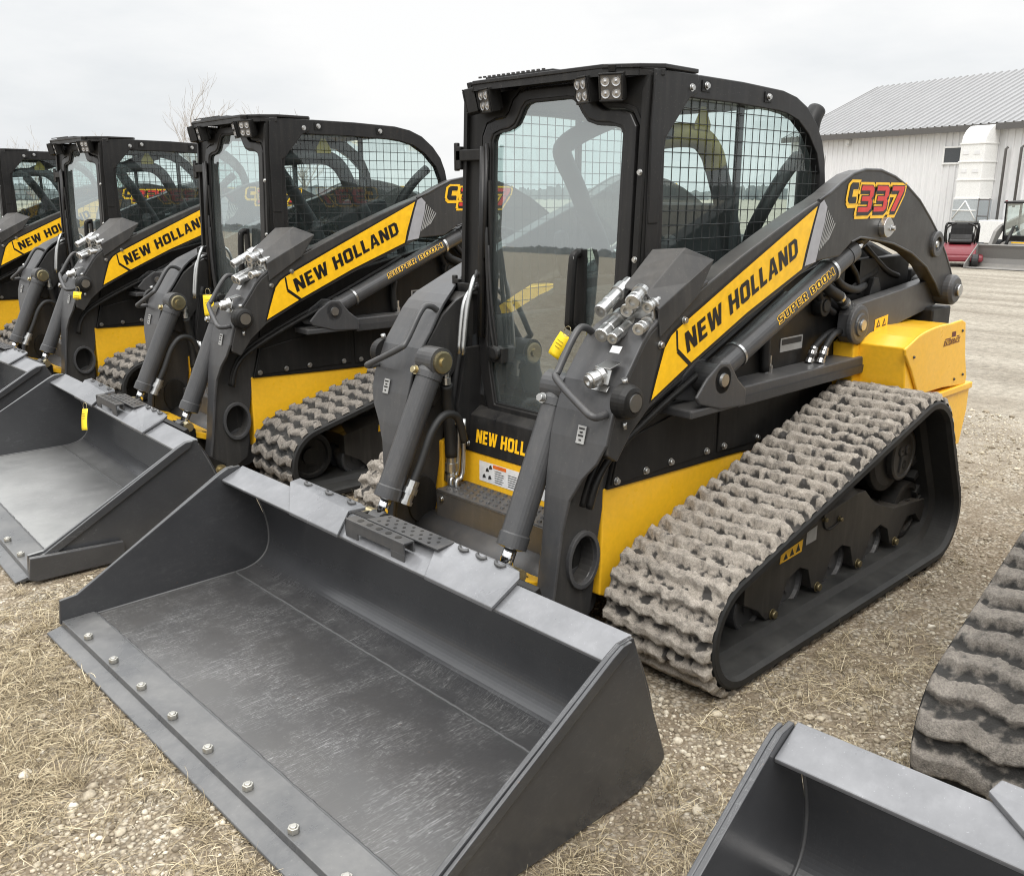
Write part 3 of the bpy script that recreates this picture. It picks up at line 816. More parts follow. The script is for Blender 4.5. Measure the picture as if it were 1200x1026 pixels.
_base = resample(belt_path(), .0065)
def tread_mesh(style, seed, s):
    """lugs and dirt as a height field wrapped round the track"""
    out, nor, T = _base
    n = len(out); W = .45; y0 = .55; ny = 70
    nl = round(T / (.078 if style == 'mud' else .092 if style == 'clean' else .105)); pitch = T / nl
    lug = .026
    mb = MB(s); attr = []
    vs = []
    for i in range(n):
        sc = T * i / n
        for j in range(ny + 1):
            y = W * j / ny; c = y - W / 2
            if style == 'mud':
                ph = (sc + .0065 * sin(y * 2 * pi / .092 + 1.2 * noise.noise(Vector((sc * 3, 0, seed)))) + .008 * noise.noise(Vector((sc * 4, y * 6, seed))) + .010 * abs(y - W / 2) * 2) / pitch
                t = abs((ph % 1) - .5) * 2
                p = Vector((sc * 1.0, y, seed))
                nz = noise.fractal(p * 42, 1.0, 2.0, 4)
                nz2 = noise.noise(p * 17)
                nz3 = noise.noise(p * 120)
                h = min(1, max(0, (t - .45 + .08 * nz2 + .06 * nz) / .11)); h = h * h * (3 - 2 * h)
                X_, Z_ = out[i]
                front = min(1, max(0, (X_ + 2.95) / .5))          # thicker mud round the front idler
                fill = noise.noise(p * 5.0) * .5 + .5
                hole = max(0, noise.noise(Vector((sc * 12, y * 20, seed + 5))) - .40) * 2.2
                crumb = max(0, noise.noise(p * 30) - .1) * .007
                hh = .010 * fill * (.3 + front) + h * (lug + .005) + nz * .0038 + nz3 * .0011 + crumb
                hh *= 1 - .7 * min(1, hole)
                mud = .06 + .34 * fill + .24 * front + .46 * h + nz * .50 - hole * 1.4  # low in the grooves, which also paints their shadow
            elif style == 'clean':
                row = sc / pitch
                zig = abs(((y / .15 + .25) % 1) - .5) * 2
                ph = row + zig * .42
                t = abs((ph % 1) - .5) * 2
                h = min(1, max(0, (t - .42) / .10))
                gap = abs(((y / .075) % 1) - .5) * 2
                h *= min(1, max(0, (gap - .10) / .12))
                p = Vector((sc, y, seed)); nz = noise.fractal(p * 30, 1.0, 2.0, 3)
                hh = h * .026 + nz * .0012
                mud = .10 + .55 * h + nz * .35
            else:
                row = sc / pitch
                ph = row + .20 * abs(((y / .16) % 1) - .5) * 2
                t = abs((ph % 1) - .5) * 2
                p = Vector((sc, y, seed)); nz = noise.fractal(p * 34, 1.0, 2.0, 4)
                h = min(1, max(0, (t - .38 + nz * .06) / .14))
                fill = noise.noise(p * 4.0) * .5 + .5
                hh = h * .030 + nz * .003 + .006 * fill
                mud = .05 + .45 * h + .35 * fill + nz * .4
            edge = min(1, min(y, W - y) / .012)
            hh = max(-.002, hh * (.25 + .75 * edge))
            P = out[i] + nor[i] * (hh - .022)
            vs.append((P.x, y0 + y, P.y)); attr.append(mud)
    fs = []
    for i in range(n):
        i2 = (i + 1) % n
        for j in range(ny):
            fs.append((i * (ny + 1) + j, i * (ny + 1) + j + 1, i2 * (ny + 1) + j + 1, i2 * (ny + 1) + j))
    mb.add(vs, fs, 0, True); mb.attr = attr
    return mb

def build_track(root, s, style, seed):
    out, nor, T = _base
    # carcass: a thick rubber band, slightly inset below the lugs, with rounded shoulders
    sec = [(.545, -.030), (.55, -.022), (1.0, -.022), (1.006, -.030), (1.006, -.052), (.985, -.060), (.90, -.062), (.88, -.085), (.67, -.085), (.65, -.062), (.56, -.060), (.545, -.052)]
    b = MB(s); st = 3; idx = list(range(0, len(out), st)); k = len(sec)
    vs = [(out[i].x + nor[i].x * h, y, out[i].y + nor[i].y * h) for i in idx for y, h in sec]
    fs = []
    for a in range(len(idx)):
        a2 = (a + 1) % len(idx)
        for q in range(k):
            q2 = (q + 1) % k
            fs.append((a * k + q, a * k + q2, a2 * k + q2, a2 * k + q))
    b.add(vs, fs, 0, False)
    # guide lugs inside
    for i in range(0, len(out), 14):
        p = out[i]; nn = nor[i]; t = Vector((nn.y, -nn.x))
        if p.y < .12: continue
        for yy in (.70, .80):
            c = [p + nn * -.085 + t * .018, p + nn * -.085 - t * .018, p + nn * -.13 - t * .009, p + nn * -.13 + t * .009]
            b.xz([(q.x, q.y) for q in c], yy, yy + .045)
    tr = b.build('rubber_track', M['belt'], root)
    md = tread_mesh(style, seed, s).build('tread', M['mud'] if style == 'mud' else M['tread'], tr, auto=False)
    # undercarriage frame
    f = MB(s)
    fr = [(-2.70, .315), (-2.70, .205), (-2.80, .15), (-2.86, .095), (-2.93, .085), (-2.965, .14), (-3.01, .215), (-3.09, .24), (-3.16, .21), (-3.20, .12), (-3.26, .09), (-3.31, .14), (-3.35, .215), (-3.43, .24), (-3.51, .21),
          (-3.555, .11), (-3.61, .10), (-3.66, .14), (-3.70, .22), (-3.78, .24), (-3.86, .20), (-3.90, .12), (-3.96, .105), (-4.00, .15), (-4.06, .21), (-4.15, .20), (-4.22, .14), (-4.30, .13), (-4.30, .19), (-4.275, .25), (-3.90, .29), (-3.70, .36), (-3.60, .44), (-3.53, .445), (-3.09, .40)]
    f.xz(fr, .80, .86)
    f.xz([(-2.70, .315), (-3.09, .40), (-3.53, .445), (-3.60, .44), (-3.90, .29), (-4.275, .25), (-4.275, .245), (-2.70, .245)], .60, .80)
    # sloped top apron
    f.add([(-2.72, .86, .318), (-3.09, .86, .402), (-3.53, .86, .447), (-3.55, .76, .50), (-3.12, .76, .465), (-2.74, .76, .36)], [(0, 1, 2, 3, 4, 5)])
    fo = f.build('track_frame', M['frame'], root, .004)
    g = MB(s)
    g.tube([(-3.24, .862, .435), (-3.255, .863, .37), (-3.30, .863, .345), (-3.36, .863, .352), (-3.395, .863, .375)], .004, 6, 0, 3)
    g.build('seam', M['dark'], fo)
    w = MB(s)
    for x, z in ((-2.905, .105), (-3.242, .113), (-3.588, .114), (-3.944, .12), (-4.262, .165), (-3.25, .40), (-3.38, .37)):
        w.hexbolt((x, .86, z), (0, 1, 0), .016 if z < .2 else .009, .014)
    w.build('bolt', plain('dull_bolt', (0.20, 0.165, 0.09), 0.45, 0.8), fo)
    lab = MB(s)
    lab.add([(-2.93, .8615, .300), (-3.09, .8615, .308), (-3.095, .8615, .358), (-2.935, .8615, .340)], [(0, 1, 2, 3)], 0)
    for cx in (-2.97, -3.015, -3.06):
        lab.add([(cx + .017, .8622, .308 + (-cx - 2.97) * .08), (cx - .017, .8622, .310 + (-cx - 2.97) * .08), (cx, .8622, .336 + (-cx - 2.97) * .16)], [(0, 1, 2)], 1)
    lab.add([(-3.12, .8615, .325), (-3.20, .8615, .328), (-3.20, .8615, .388), (-3.12, .8615, .378)], [(0, 1, 2, 3)], 2)
    lab.build('warning_label', [M['decal_yellow'], M['ink'], M['graylabel']], fo)
    for x in (-3.085, -3.435, -3.785, -2.80):
        r = MB(s)
        r.lathe((x, .62, .155), (0, 1, 0), [(0, .10), (.05, .10), (.05, .07), (.14, .07), (.14, .10), (.20, .10), (.205, .095), (.205, .08), (.19, .075), (.19, .03), (.20, .03), (.20, .001)], 26)
        r.build('track_roller', M['gray'], root)
    for (x, z), R in (((-2.50, .225), .135), ((-4.10, .225), .135)):
        r = MB(s)
        r.lathe((x, .66, z), (0, 1, 0), [(0, R), (.06, R), (.06, R * .8), (.10, R * .8), (.10, R), (.17, R), (.175, R * .93), (.175, R * .8), (.16, R * .75), (.16, .05), (.18, .05), (.18, .001)], 30)
        r.build('idler_wheel', M['dark'], root)
    r = MB(s)
    gear = []
    for k in range(30):
        a = 2 * pi * k / 30
        rr = .185 if k % 2 else .150
        gear.append((-3.87 + rr * cos(a), .56 + rr * sin(a)))
    r.xz(gear, .735, .80)
    r.lathe((-3.87, .60, .56), (0, 1, 0), [(0, .15), (.13, .15), (.13, .12), (.202, .12), (.202, .19), (.225, .188), (.235, .16), (.235, .001)], 36)
    sp = r.build('drive_sprocket', M['dark'], root, .003)
    r = MB(s)
    r.lathe((-3.94, .836, .530), (0, 1, 0), [(0, .118), (.025, .118), (.03, .108), (.03, .098), (.024, .094), (.024, .001)], 36)
    for cx, cz in ((.03, .02), (-.03, .02), (0, -.045)):
        r.lathe((-3.94 + cx, .858, .530 + cz), (0, 1, 0), [(0, .024), (.010, .022), (.010, .012), (.004, .001)], 16)
    r.xz([(-3.98, .455), (-3.90, .455), (-3.91, .525), (-3.97, .525)], .858, .868)
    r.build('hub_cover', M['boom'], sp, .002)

def build_chassis(root):
    c = MB()
    prof = [(-2.335, .645), (-2.33, .24), (-2.42, .20), (-4.55, .20), (-4.62, .30), (-4.62, .60), (-3.6, .60)]
    for ya, yb in ((-.49, -.405), (.405, .49)): c.xz(prof, ya, yb)
    c.xz([(-2.452, .60), (-2.452, .22), (-2.50, .20), (-4.54, .20), (-4.61, .30), (-4.61, .595), (-3.6, .595)], -.4048, .4048)
    lb = c.build('lower_body', M['yellow'], root, .006)
    # dark axle housings under the machine, between the tracks
    d = MB()
    for s in (1, -1):
        d.box(-4.3, -2.65, .49 if s > 0 else -.62, .62 if s > 0 else -.49, .22, .40)
        d.box(-4.05, -3.70, .49 if s > 0 else -.70, .70 if s > 0 else -.49, .42, .70)
    d.build('track_mount', M['dark'], root, .01)
    for s in (1, -1):
        p = MB(s)
        p.xz([(-2.345, .64), (-2.39, .79), (-2.42, .98), (-2.62, 1.06), (-3.0, 1.2), (-3.73, 1.36), (-4.62, 1.36), (-4.62, .60), (-3.55, .585), (-3.27, .605), (-3.20, .615), (-2.80, .625)], .44, .50)
        sp = p.build('side_panel', M['black'], root, .006)
        q = MB(s)
        q.xz([(-2.36, .655), (-2.40, .80), (-2.72, .86), (-2.98, .875), (-2.98, .655)], .50, .506)
        q.xz([(-3.01, .65), (-3.01, .875), (-3.62, .89), (-3.62, .63)], .50, .506)
        q.build('access_cover', M['black'], sp, .003)
        q = MB(s)
        for x, z in ((-2.385, .668), (-2.55, .672), (-2.70, .675), (-2.93, .672), (-3.05, .67), (-3.3, .66)):
            q.hexbolt((x, .506, z), (0, 1, 0), .011, .009)
        q.build('bolt', M['steel'], sp)
        q = MB(s)
        q.xz([(-3.438, 1.062), (-3.618, 1.062), (-3.618, 1.003), (-3.438, 1.003)], .5005, .5025)
        q.xz([(-3.448, 1.056), (-3.608, 1.056), (-3.608, 1.032), (-3.448, 1.032)], .5025, .5035, (), 1)
        q.build('serial_plate', [M['graylabel'], M['ink']], sp)
        # ledge over the track with the cylinder bracket in front
        l = MB(s)
        l.box(-4.18, -2.96, .46, .618, .895, .938)
        l.box(-4.18, -2.96, .60, .618, .86, .895)
        l.xz([(-2.70, 1.01), (-2.78, 1.06), (-2.84, 1.055), (-2.90, .985), (-2.96, .938), (-2.96, .895), (-2.80, .895), (-2.66, .925), (-2.64, .95)], .535, .548)
        l.xz([(-2.70, 1.01), (-2.78, 1.06), (-2.84, 1.055), (-2.90, .985), (-2.96, .938), (-2.96, .875), (-2.80, .885), (-2.66, .925), (-2.64, .95)], .636, .650)
        l.box(-2.96, -2.62, .46, .645, .875, .905)
        lg = l.build('side_ledge', M['gray'], root, .006)
        h = MB(s)
        for k, yy in enumerate((.535, .57)):
            h.tube([(-3.63 - k * .03, yy, .945), (-3.665 - k * .03, yy, 1.0), (-3.76, yy, 1.045 + k * .008), (-3.90, yy - .03, 1.05), (-4.05, yy - .07, 1.03)], .015, 8, 0, 4)
        h.tube([(-3.30, .52, .945), (-3.29, .52, 1.05), (-3.31, .51, 1.13)], .02, 8, 0, 3)
        h.tube([(-3.68, .52, 1.32), (-3.70, .55, 1.26), (-3.80, .56, 1.215), (-3.90, .54, 1.16), (-3.98, .50, 1.12)], .024, 10, 0, 4)
        h.tube([(-3.66, .53, 1.28), (-3.70, .53, 1.20), (-3.82, .53, 1.14)], .016, 10, 0, 4)
        h.tube([(-3.75, .52, 1.36), (-3.83, .54, 1.27), (-3.98, .54, 1.23), (-4.15, .50, 1.235)], .018, 10, 0, 4)
        hs = h.build('hose', M['rubber'], root)
        f = MB(s)
        for k, yy in enumerate((.535, .57)):
            f.lathe((-3.63 - k * .03, yy, .938), (-.5, 0, .85), [(0, .019), (.02, .019), (.02, .016), (.04, .016), (.04, .020), (.055, .020), (.055, .017), (.075, .017)], 12)
        f.lathe((-3.315, .52, .938), (0, 0, 1), [(0, .022), (.03, .022), (.03, .016), (.07, .016)], 10)
        for t in (0, .05, .09):
            f.lathe((-3.80 - t, .56, 1.215 - t * .55), (-.85, -.02, -.5), [(0, .026), (.016, .026)], 12)
        f.build('hose_fitting', M['steel'], hs)
        # yellow rear guard
        y = MB(s)
        y.xz(smooth_poly([(-4.10, .78), (-4.00, .90), (-3.915, 1.0), (-4.05, 1.045), (-4.22, 1.067), (-4.40, 1.068), (-4.565, 1.058), (-4.61, .90), (-4.655, .742), (-4.38, .765)], 3, True, (0, 2, 6, 8)), .812, .826)
        y.xz([(-3.99, .78), (-3.95, 1.0), (-4.05, 1.035), (-4.22, 1.055), (-4.56, 1.045), (-4.60, .74), (-4.45, .76)], .52, .812)
        y.box(-4.73, -4.25, .50, .835, .715, .748)
        y.xz([(-4.20, .715), (-4.33, .45), (-4.69, .43), (-4.735, .60), (-4.735, .715)], .50, .82)
        y.xz([(-3.90, 1.0), (-3.93, .70), (-4.0, .70), (-4.0, 1.03)], .50, .60)
        yg = y.build('rear_guard', M['yellow'], root, .006)
        v = MB(s)
        for x, z in ((-4.01, .955), (-4.53, 1.02), (-4.60, .80), (-4.50, .79)):
            v.hexbolt((x, .826, z), (0, 1, 0), .005, .004)
        v.build('bolt', M['gray'], yg)
        t = MB()
        L = text_len('RAZORBACK', .026, 1.1)
        if s > 0:
            text_mb(t, 'RAZORBACK', (-4.325, .8268, .965), (-1, 0, .02), (0, 0, 1), .026, 1.1, .25, 0, (0, 0), .185 / L)
            t.box(-4.455, -4.41, .8265, .8272, 1.002, 1.026)
            t.box(-4.50, -4.47, .8265, .8272, .998, 1.003)
            t.box(-4.34, -4.40, .8265, .8272, .995, 1.000)
            t.build('guard_sticker', plain('brown_print', (0.12, 0.022, 0.012), 0.5), yg)
    # front of the body between the arms
    f = MB()
    f.box(-2.44, -2.425, -.40, .40, .455, .60)
    fp = f.build('front_apron', M['yellow'], root, .004)
    f = MB()
    f.add([(-2.4235, -.27, .485), (-2.4235, .02, .485), (-2.4235, .02, .572), (-2.4235, -.27, .572)], [(0, 1, 2, 3)], 0)
    f.add([(-2.4235, .06, .485), (-2.4235, .30, .485), (-2.4235, .30, .572), (-2.4235, .06, .572)], [(0, 1, 2, 3)], 0)
    for y0, y1 in ((-.185, -.105), (.14, .22)):
        f.add([(-2.4225, y0, .554), (-2.4225, y1, .554), (-2.4225, y1, .569), (-2.4225, y0, .569)], [(0, 1, 2, 3)], 1)
    rr = random.Random(3)
    for base in (-.26, .07):
        for yy, zz in ((base + .01, .50), (base + .03, .53), (base + .045, .50), (base + .05, .545)):
            f.add([(-2.4225, yy, zz), (-2.4225, yy + .022, zz + .004), (-2.4225, yy + .014, zz + .02), (-2.4225, yy + .003, zz + .014)], [(0, 1, 2, 3)], 2)
        for col in (.085, .165):
            for r_ in range(6):
                y0 = base + col; w = .04 + .025 * rr.random(); zz = .495 + r_ * .0095
                f.add([(-2.4225, y0, zz), (-2.4225, y0 + w, zz), (-2.4225, y0 + w, zz + .003), (-2.4225, y0, zz + .003)], [(0, 1, 2, 3)], 2)
    f.build('safety_label', [M['white'], M['orange'], M['ink']], fp)
    f = MB()
    f.add([], [])
    f.xz([(-2.44, .60), (-2.42, .60), (-2.44, .755), (-2.49, .785), (-2.51, .785), (-2.46, .745)], -.42, .42)
    sl = f.build('sill_panel', M['cab'], root, .005)
    t = MB(); L = text_len('NEW HOLLAND', .056, 1.2)
    text_mb(t, 'NEW HOLLAND', (-2.4238, -.292, .645), (0, 1, 0), (-.13, 0, 1), .056, 1.2, 0, 0, (0, 0), .42 / L)
    t.build('front_lettering', M['decal_yellow'], sl)
    b = MB()
    for y, z in ((-.345, .63), (.345, .63)): b.hexbolt((-2.425, y, z), (1, 0, .1), .011, .008)
    b.build('bolt', M['steel'], sl)
    # cross tube joining the arm legs
    f = MB()
    f.cyl((-2.285, -.425, .235), (-2.285, .425, .235), .115, 36)
    f.build('cross_tube', M['gray'], root)
    # step
    f = MB()
    f.box(-2.425, -2.262, -.36, .36, .452, .462)
    f.box(-2.270, -2.262, -.36, .36, .34, .452)
    f.box(-2.425, -2.270, -.36, -.35, .34, .452); f.box(-2.425, -2.270, .35, .36, .34, .452)
    st = f.build('step', M['gray'], root, .003)
    f = MB()
    for r_ in range(4):
        for k in range(17):
            x = -2.405 + r_ * .038; y = -.335 + k * .041 + (r_ % 2) * .02
            f.lathe((x, y, .462), (0, 0, 1), [(0, .010), (.005, .0075), (.005, .005), (.001, .001)], 8)
    f.build('tread_pattern', M['gray'], st)
    f = MB(); f.hexbolt((-2.262, -.325, .425), (1, 0, 0), .010, .007).hexbolt((-2.262, .325, .425), (1, 0, 0), .010, .007); f.build('bolt', M['steel'], st)
    # hoses rising between step and cab on the machine's right
    for s in (-1, 1):
        h = MB(s)
        h.tube([(-2.35, .365, .58), (-2.35, .37, .70), (-2.335, .365, .82), (-2.315, .345, .90)], .026, 12, 0, 4)
        h.tube([(-2.36, .40, .47), (-2.37, .395, .60), (-2.39, .40, .75), (-2.42, .41, .90), (-2.47, .41, 1.08)], .020, 10, 0, 4)
        hs = h.build('hose', M['rubber'], root)
        h = MB(s)
        h.lathe((-2.35, .365, .455), (0, .0, 1), [(0, .019), (.02, .019), (.02, .026), (.05, .026), (.05, .018), (.065, .018), (.065, .028), (.10, .028), (.10, .022), (.13, .022)], 14)
        h.lathe((-2.315, .345, .90), (.04, -.02, 1), [(0, .020), (.03, .020), (.03, .014), (.055, .014), (.055, .02), (.07, .02), (.07, .010)], 14)
        h.build('hose_fitting', M['steel'], hs)
        l = MB(s)
        for k in range(2):
            l.tube([(-2.33, .345 - k * .035, .46), (-2.335, .35 - k * .035, .49), (-2.37, .35 - k * .035, .52), (-2.38, .345 - k * .03, .75)], .010, 8, 0, 4)
            if s < 0: l.tube([(-2.37, .305 + k * .025, 1.02), (-2.40, .31 + k * .025, 1.20), (-2.44, .315 + k * .025, 1.315 - k * .05), (-2.50, .36, 1.33 - k * .05), (-2.62, .50, 1.37 - k * .05)], .010, 8, 0, 4)
        l.build('steel_line', M['steel'], root)
        # cheek bracket on the body behind the tilt cylinder
        k = MB(s)
        k.xz([(-2.37, .66), (-2.37, .80), (-2.42, 1.04), (-2.52, 1.04), (-2.52, .66)], .34, .36)
        k.box(-2.44, -2.38, .36, .42, .66, .74)
        k.build('cheek_bracket', M['cab'], root, .004)
        k = MB(s); k.hexbolt((-2.37, .35, .735), (1, 0, .1), .017, .014); k.build('bolt', M['steel'], root)
    # engine compartment behind the cab
    e = MB()
    e.xz([(-3.78, .62), (-3.78, 1.42), (-3.95, 1.46), (-4.35, 1.43), (-4.60, 1.36), (-4.70, 1.20), (-4.72, .62)], -.43, .43)
    e.build('engine_hood', M['black'], root, .02)
    e = MB()
    e.box(-4.80, -4.72, -.47, .47, .42, 1.28)
    for k in range(8): e.box(-4.812, -4.80, -.36, .36, .62 + k * .07, .655 + k * .07)
    e.build('rear_door', M['black'], root, .01)
    e = MB()
    for s in (1, -1):
        e.box(-4.84, -4.62, (.50 if s > 0 else -.645), (.645 if s > 0 else -.50), .55, 1.10)
        e.xz([(-4.64, 1.08), (-4.86, 1.08), (-4.86, 1.22), (-4.78, 1.27), (-4.70, 1.24)], (.48 if s > 0 else -.53), (.53 if s > 0 else -.48))
    e.build('rear_post', M['black'], root, .01)
    # clutter of the engine bay seen through the arch
    e = MB()
    for s in (1, -1):
        e.box(-4.10, -3.95, .432 * s if s > 0 else -.50, .50 if s > 0 else -.432, 1.20, 1.36)
        e.cyl((-4.0, .47 * s, 1.22), (-4.28, .47 * s, 1.30), .035, 14)
        e.cyl((-4.35, .47 * s, 1.24), (-4.35, .47 * s, 1.36), .03, 14)
        e.tube([(-3.85, .50 * s, 1.43), (-4.05, .50 * s, 1.30), (-4.1, .5 * s, 1.2)], .016, 8, 0, 3)
        e.tube([(-4.15, .48 * s, 1.42), (-4.35, .50 * s, 1.30), (-4.5, .50 * s, 1.26)], .016, 8, 0, 3)
        e.cyl((-3.72, .50 * s, 1.18), (-3.72, .545 * s, 1.18), .048, 18); e.cyl((-3.72, .545 * s, 1.18), (-3.72, .552 * s, 1.18), .028, 16)
        e.xz([(-4.16, 1.19), (-4.19, 1.27), (-4.23, 1.27), (-4.28, 1.2)], .45 * s if s > 0 else -.53, .53 if s > 0 else -.45)
    e.build('hydraulic_valve', M['black'], root, .004)

def build_cab(root):
    fx = lambda z: -2.50 - (z - .80) * .040
    # welded side frames with the window openings
    outer = [(-2.535, .80), (-2.57, 1.60), (-2.585, 1.86), (-2.62, 2.0), (-2.70, 2.046), (-2.83, 2.052), (-3.10, 2.050), (-3.379, 2.040), (-3.49, 2.022), (-3.577, 1.99), (-3.66, 1.93), (-3.717, 1.865), (-3.75, 1.79), (-3.77, 1.70), (-3.785, 1.50), (-3.79, .85)]
    hole = [(-2.66, 1.00), (-2.645, 1.40), (-2.64, 1.80), (-2.655, 1.875), (-2.75, 1.972), (-3.05, 1.972), (-3.34, 1.964), (-3.43, 1.955), (-3.504, 1.938), (-3.60, 1.885), (-3.68, 1.81), (-3.715, 1.73), (-3.725, 1.60), (-3.73, 1.22), (-3.60, 1.14), (-3.0, 1.00)]
    c = MB()
    for s in (1, -1):
        y0, y1 = (.425, .465) if s > 0 else (-.465, -.425)
        c.xz(outer, y0, y1, [hole])
    # roof skin and rear cross members
    roof = outer[4:9]
    ro = [(x, z - .006) for x, z in roof]; ri = [(x, z - .035) for x, z in roof][::-1]
    c.xz(ro + ri, -.4248, .4248)
    c.box(-3.788, -3.75, -.4248, .4248, 1.28, 1.36)
    c.box(-3.785, -2.56, -.4248, .4248, .80, .83)
    cab = c.build('cab_frame', M['cab'], root, .008, 3)
    # headliner, rear wall
    k = MB(); k.xz([(-2.62, 1.985), (-2.70, 2.0), (-3.28, 2.01), (-3.28, 1.995), (-2.72, 1.985)], -.42, .42); k.build('headliner', M['liner'], cab, .01)
    k = MB()
    k.xz([(-3.74, .84), (-3.74, 1.34), (-3.70, 1.34), (-3.55, 1.22), (-3.50, .84)], -.42, .42)
    k.box(-3.52, -2.60, -.42, -.34, .84, 1.15); k.box(-3.52, -2.60, .34, .42, .84, 1.15)
    k.build('cab_lining', M['seat'], cab, .02)
    # front surround and door
    glassO = [(-.245, .805), (.245, .805), (.275, .93), (.298, 1.06), (.302, 1.85), (.290, 1.876), (.262, 1.886), (.205, 1.892), (.175, 1.905), (.155, 1.932), (.138, 1.962), (.118, 1.982), (.09, 1.99)]
    glassO += [(-y, z) for y, z in glassO[::-1]][:-2]
    doorO = [(-.285, .775), (.285, .775), (.335, .92), (.352, 1.05), (.352, 1.87), (.33, 1.912), (.285, 1.926), (.225, 1.932), (.205, 1.95), (.185, 1.99), (.15, 2.018), (.11, 2.026)]
    doorO += [(-y, z) for y, z in doorO[::-1]][:-2]
    wide = lambda y: y if y <= 0 else y * (1.12 + .12 * min(1, max(0, (y - .12) / .12)))
    glassO = [(wide(y), z) for y, z in glassO]; doorO = [(wide(y) if y < .32 else wide(y) - .012, z) for y, z in doorO]
    def fr(a, b, t): return (fx(b) + t, a, b)
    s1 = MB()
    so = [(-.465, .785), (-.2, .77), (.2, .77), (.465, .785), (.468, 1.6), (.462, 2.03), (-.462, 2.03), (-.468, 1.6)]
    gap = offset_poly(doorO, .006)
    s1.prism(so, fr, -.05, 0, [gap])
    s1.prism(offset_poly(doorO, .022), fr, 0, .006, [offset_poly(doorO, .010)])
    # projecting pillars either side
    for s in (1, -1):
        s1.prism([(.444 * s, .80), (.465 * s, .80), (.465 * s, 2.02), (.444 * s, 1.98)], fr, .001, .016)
    sf = s1.build('front_surround', M['black'], cab, .005)  # blacker than the cab: shade under the visor put into the colour
    # little toe windows in the lower corners
    for s in (1, -1):
        w = MB(s)
        w.prism([(.315, .83), (.40, .83), (.40, 1.075), (.375, 1.085)], fr, .0025, .006)
        w.build('toe_window', M['seat'], cab, .002)
    b = MB()
    for y, z in ((.455, 1.72), (.455, 1.43), (-.37, .81), (.37, .81)):
        b.hexbolt((fx(z) + .016, y, z), (1, 0, 0), .008, .006)
    b.build('bolt', M['steel'], cab)
    d = MB()
    d.prism(doorO, fr, -.03, .014, [glassO])
    door = d.build('door', M['cab'], root, .006, 3)
    g = MB()
    gi = offset_poly(glassO, .004)
    g.add([(fx(z) - .004, y, z) for y, z in gi], [list(range(len(gi)))])
    g.build('glass', M['glass'], door)
    g = MB()
    g.prism(offset_poly(glassO, .001), lambda a, b_, t: (fx(b_) + t, a, b_), .001, .009, [offset_poly(glassO, -.010)])
    g.build('window_seal', M['rubber'], door, .002)
    h = MB()
    z0 = 1.15
    h.tube([(fx(1.44) + .012, .205, 1.44), (fx(1.44) + .045, .203, 1.438), (fx(1.40) + .055, .200, 1.40), (fx(1.20) + .052, .193, 1.22), (fx(1.19) + .045, .188, 1.18), (fx(1.17) + .01, .186, 1.17)], .017, 10, 0, 4)
    h.box(fx(1.3) + .010, fx(1.3) + .022, .182, .235, 1.16, 1.455)
    hd = h.build('door_handle', M['black'], door, .003)
    h = MB(); h.lathe((fx(1.425) + .060, .203, 1.425), (1, 0, .1), [(0, .010), (.006, .011), (.006, .001)], 14); h.build('lock_button', M['steel'], door)
    w = MB()
    w.tube([(fx(1.83) + .03, -.325, 1.83), (fx(1.5) + .03, -.325, 1.5), (fx(1.1) + .03, -.318, 1.08)], .016, 8)
    w.tube([(fx(1.84) + .035, -.30, 1.84), (fx(1.4) + .035, -.302, 1.40)], .008, 8)
    w.build('gas_strut', M['cab'], door)
    w = MB()
    w.tube([(fx(1.05) + .03, -.235, 1.035), (fx(1.2) + .035, -.265, 1.20), (fx(1.5) + .03, -.30, 1.52)], .009, 8, 0, 4)
    w.tube([(fx(1.05) + .03, -.215, 1.03), (fx(1.2) + .04, -.245, 1.22), (fx(1.45) + .03, -.285, 1.45)], .006, 8, 0, 4)
    w.box(fx(1.4) + .012, fx(1.4) + .022, -.293, -.280, 1.12, 1.70)
    w.lathe((fx(1.03) + .01, -.225, 1.025), (1, 0, 0), [(0, .03), (.035, .03), (.04, .02), (.04, .001)], 16)
    w.box(fx(1.03) - .05, fx(1.03) + .03, -.28, -.19, .985, 1.045)
    w.build('wiper', M['cab'], door, .002)
    h = MB()
    for z in (1.80, 1.27):
        h.box(fx(z) + .012, fx(z) + .03, -.50, -.33, z - .022, z + .022)
        h.box(fx(z) - .02, fx(z) + .03, -.505, -.468, z - .055, z + .035)
        h.cyl((fx(z) + .02, -.50, z - .06), (fx(z) + .02, -.50, z + .05), .012, 12)
    h.build('hinge', M['black'], door, .004)
    # roof visor
    v = MB()
    plan = [(-2.46, -.33), (-2.455, 0), (-2.46, .33), (-2.53, .43), (-2.60, .485), (-2.80, .475), (-2.83, .43), (-2.83, -.43), (-2.80, -.475), (-2.60, -.485), (-2.53, -.43)]
    v.xy(plan, 2.054, 2.068)
    v.xy([(-2.50, -.30), (-2.50, .06), (-2.75, .06), (-2.75, -.30)], 2.0685, 2.082)
    # down-turned lip
    lip = [(-2.53, -.43), (-2.46, -.33), (-2.46, .33), (-2.53, .43), (-2.60, .485)]
    lip = [(-2.60, -.485)] + lip
    for a, b_ in zip(lip, lip[1:]):
        A = Vector((*a, 0)); B = Vector((*b_, 0)); n = Vector((0, 0, 1)).cross(B - A).normalized() * .008
        if n.x > 0: n = -n
        v.prism([(A.x, A.y), (B.x, B.y), (B.x + n.x, B.y + n.y), (A.x + n.x, A.y + n.y)], lambda p, q, t: (p, q, t), 2.030, 2.0535)
    vo = v.build('roof_visor', M['cab'], root, .004)
    v = MB()
    for k in range(14):
        y = -.29 + k * .026
        v.box(-2.462, -2.455, y, y + .012, 2.073, 2.079, 0)
    v.build('vent_slats', M['boom'], vo)
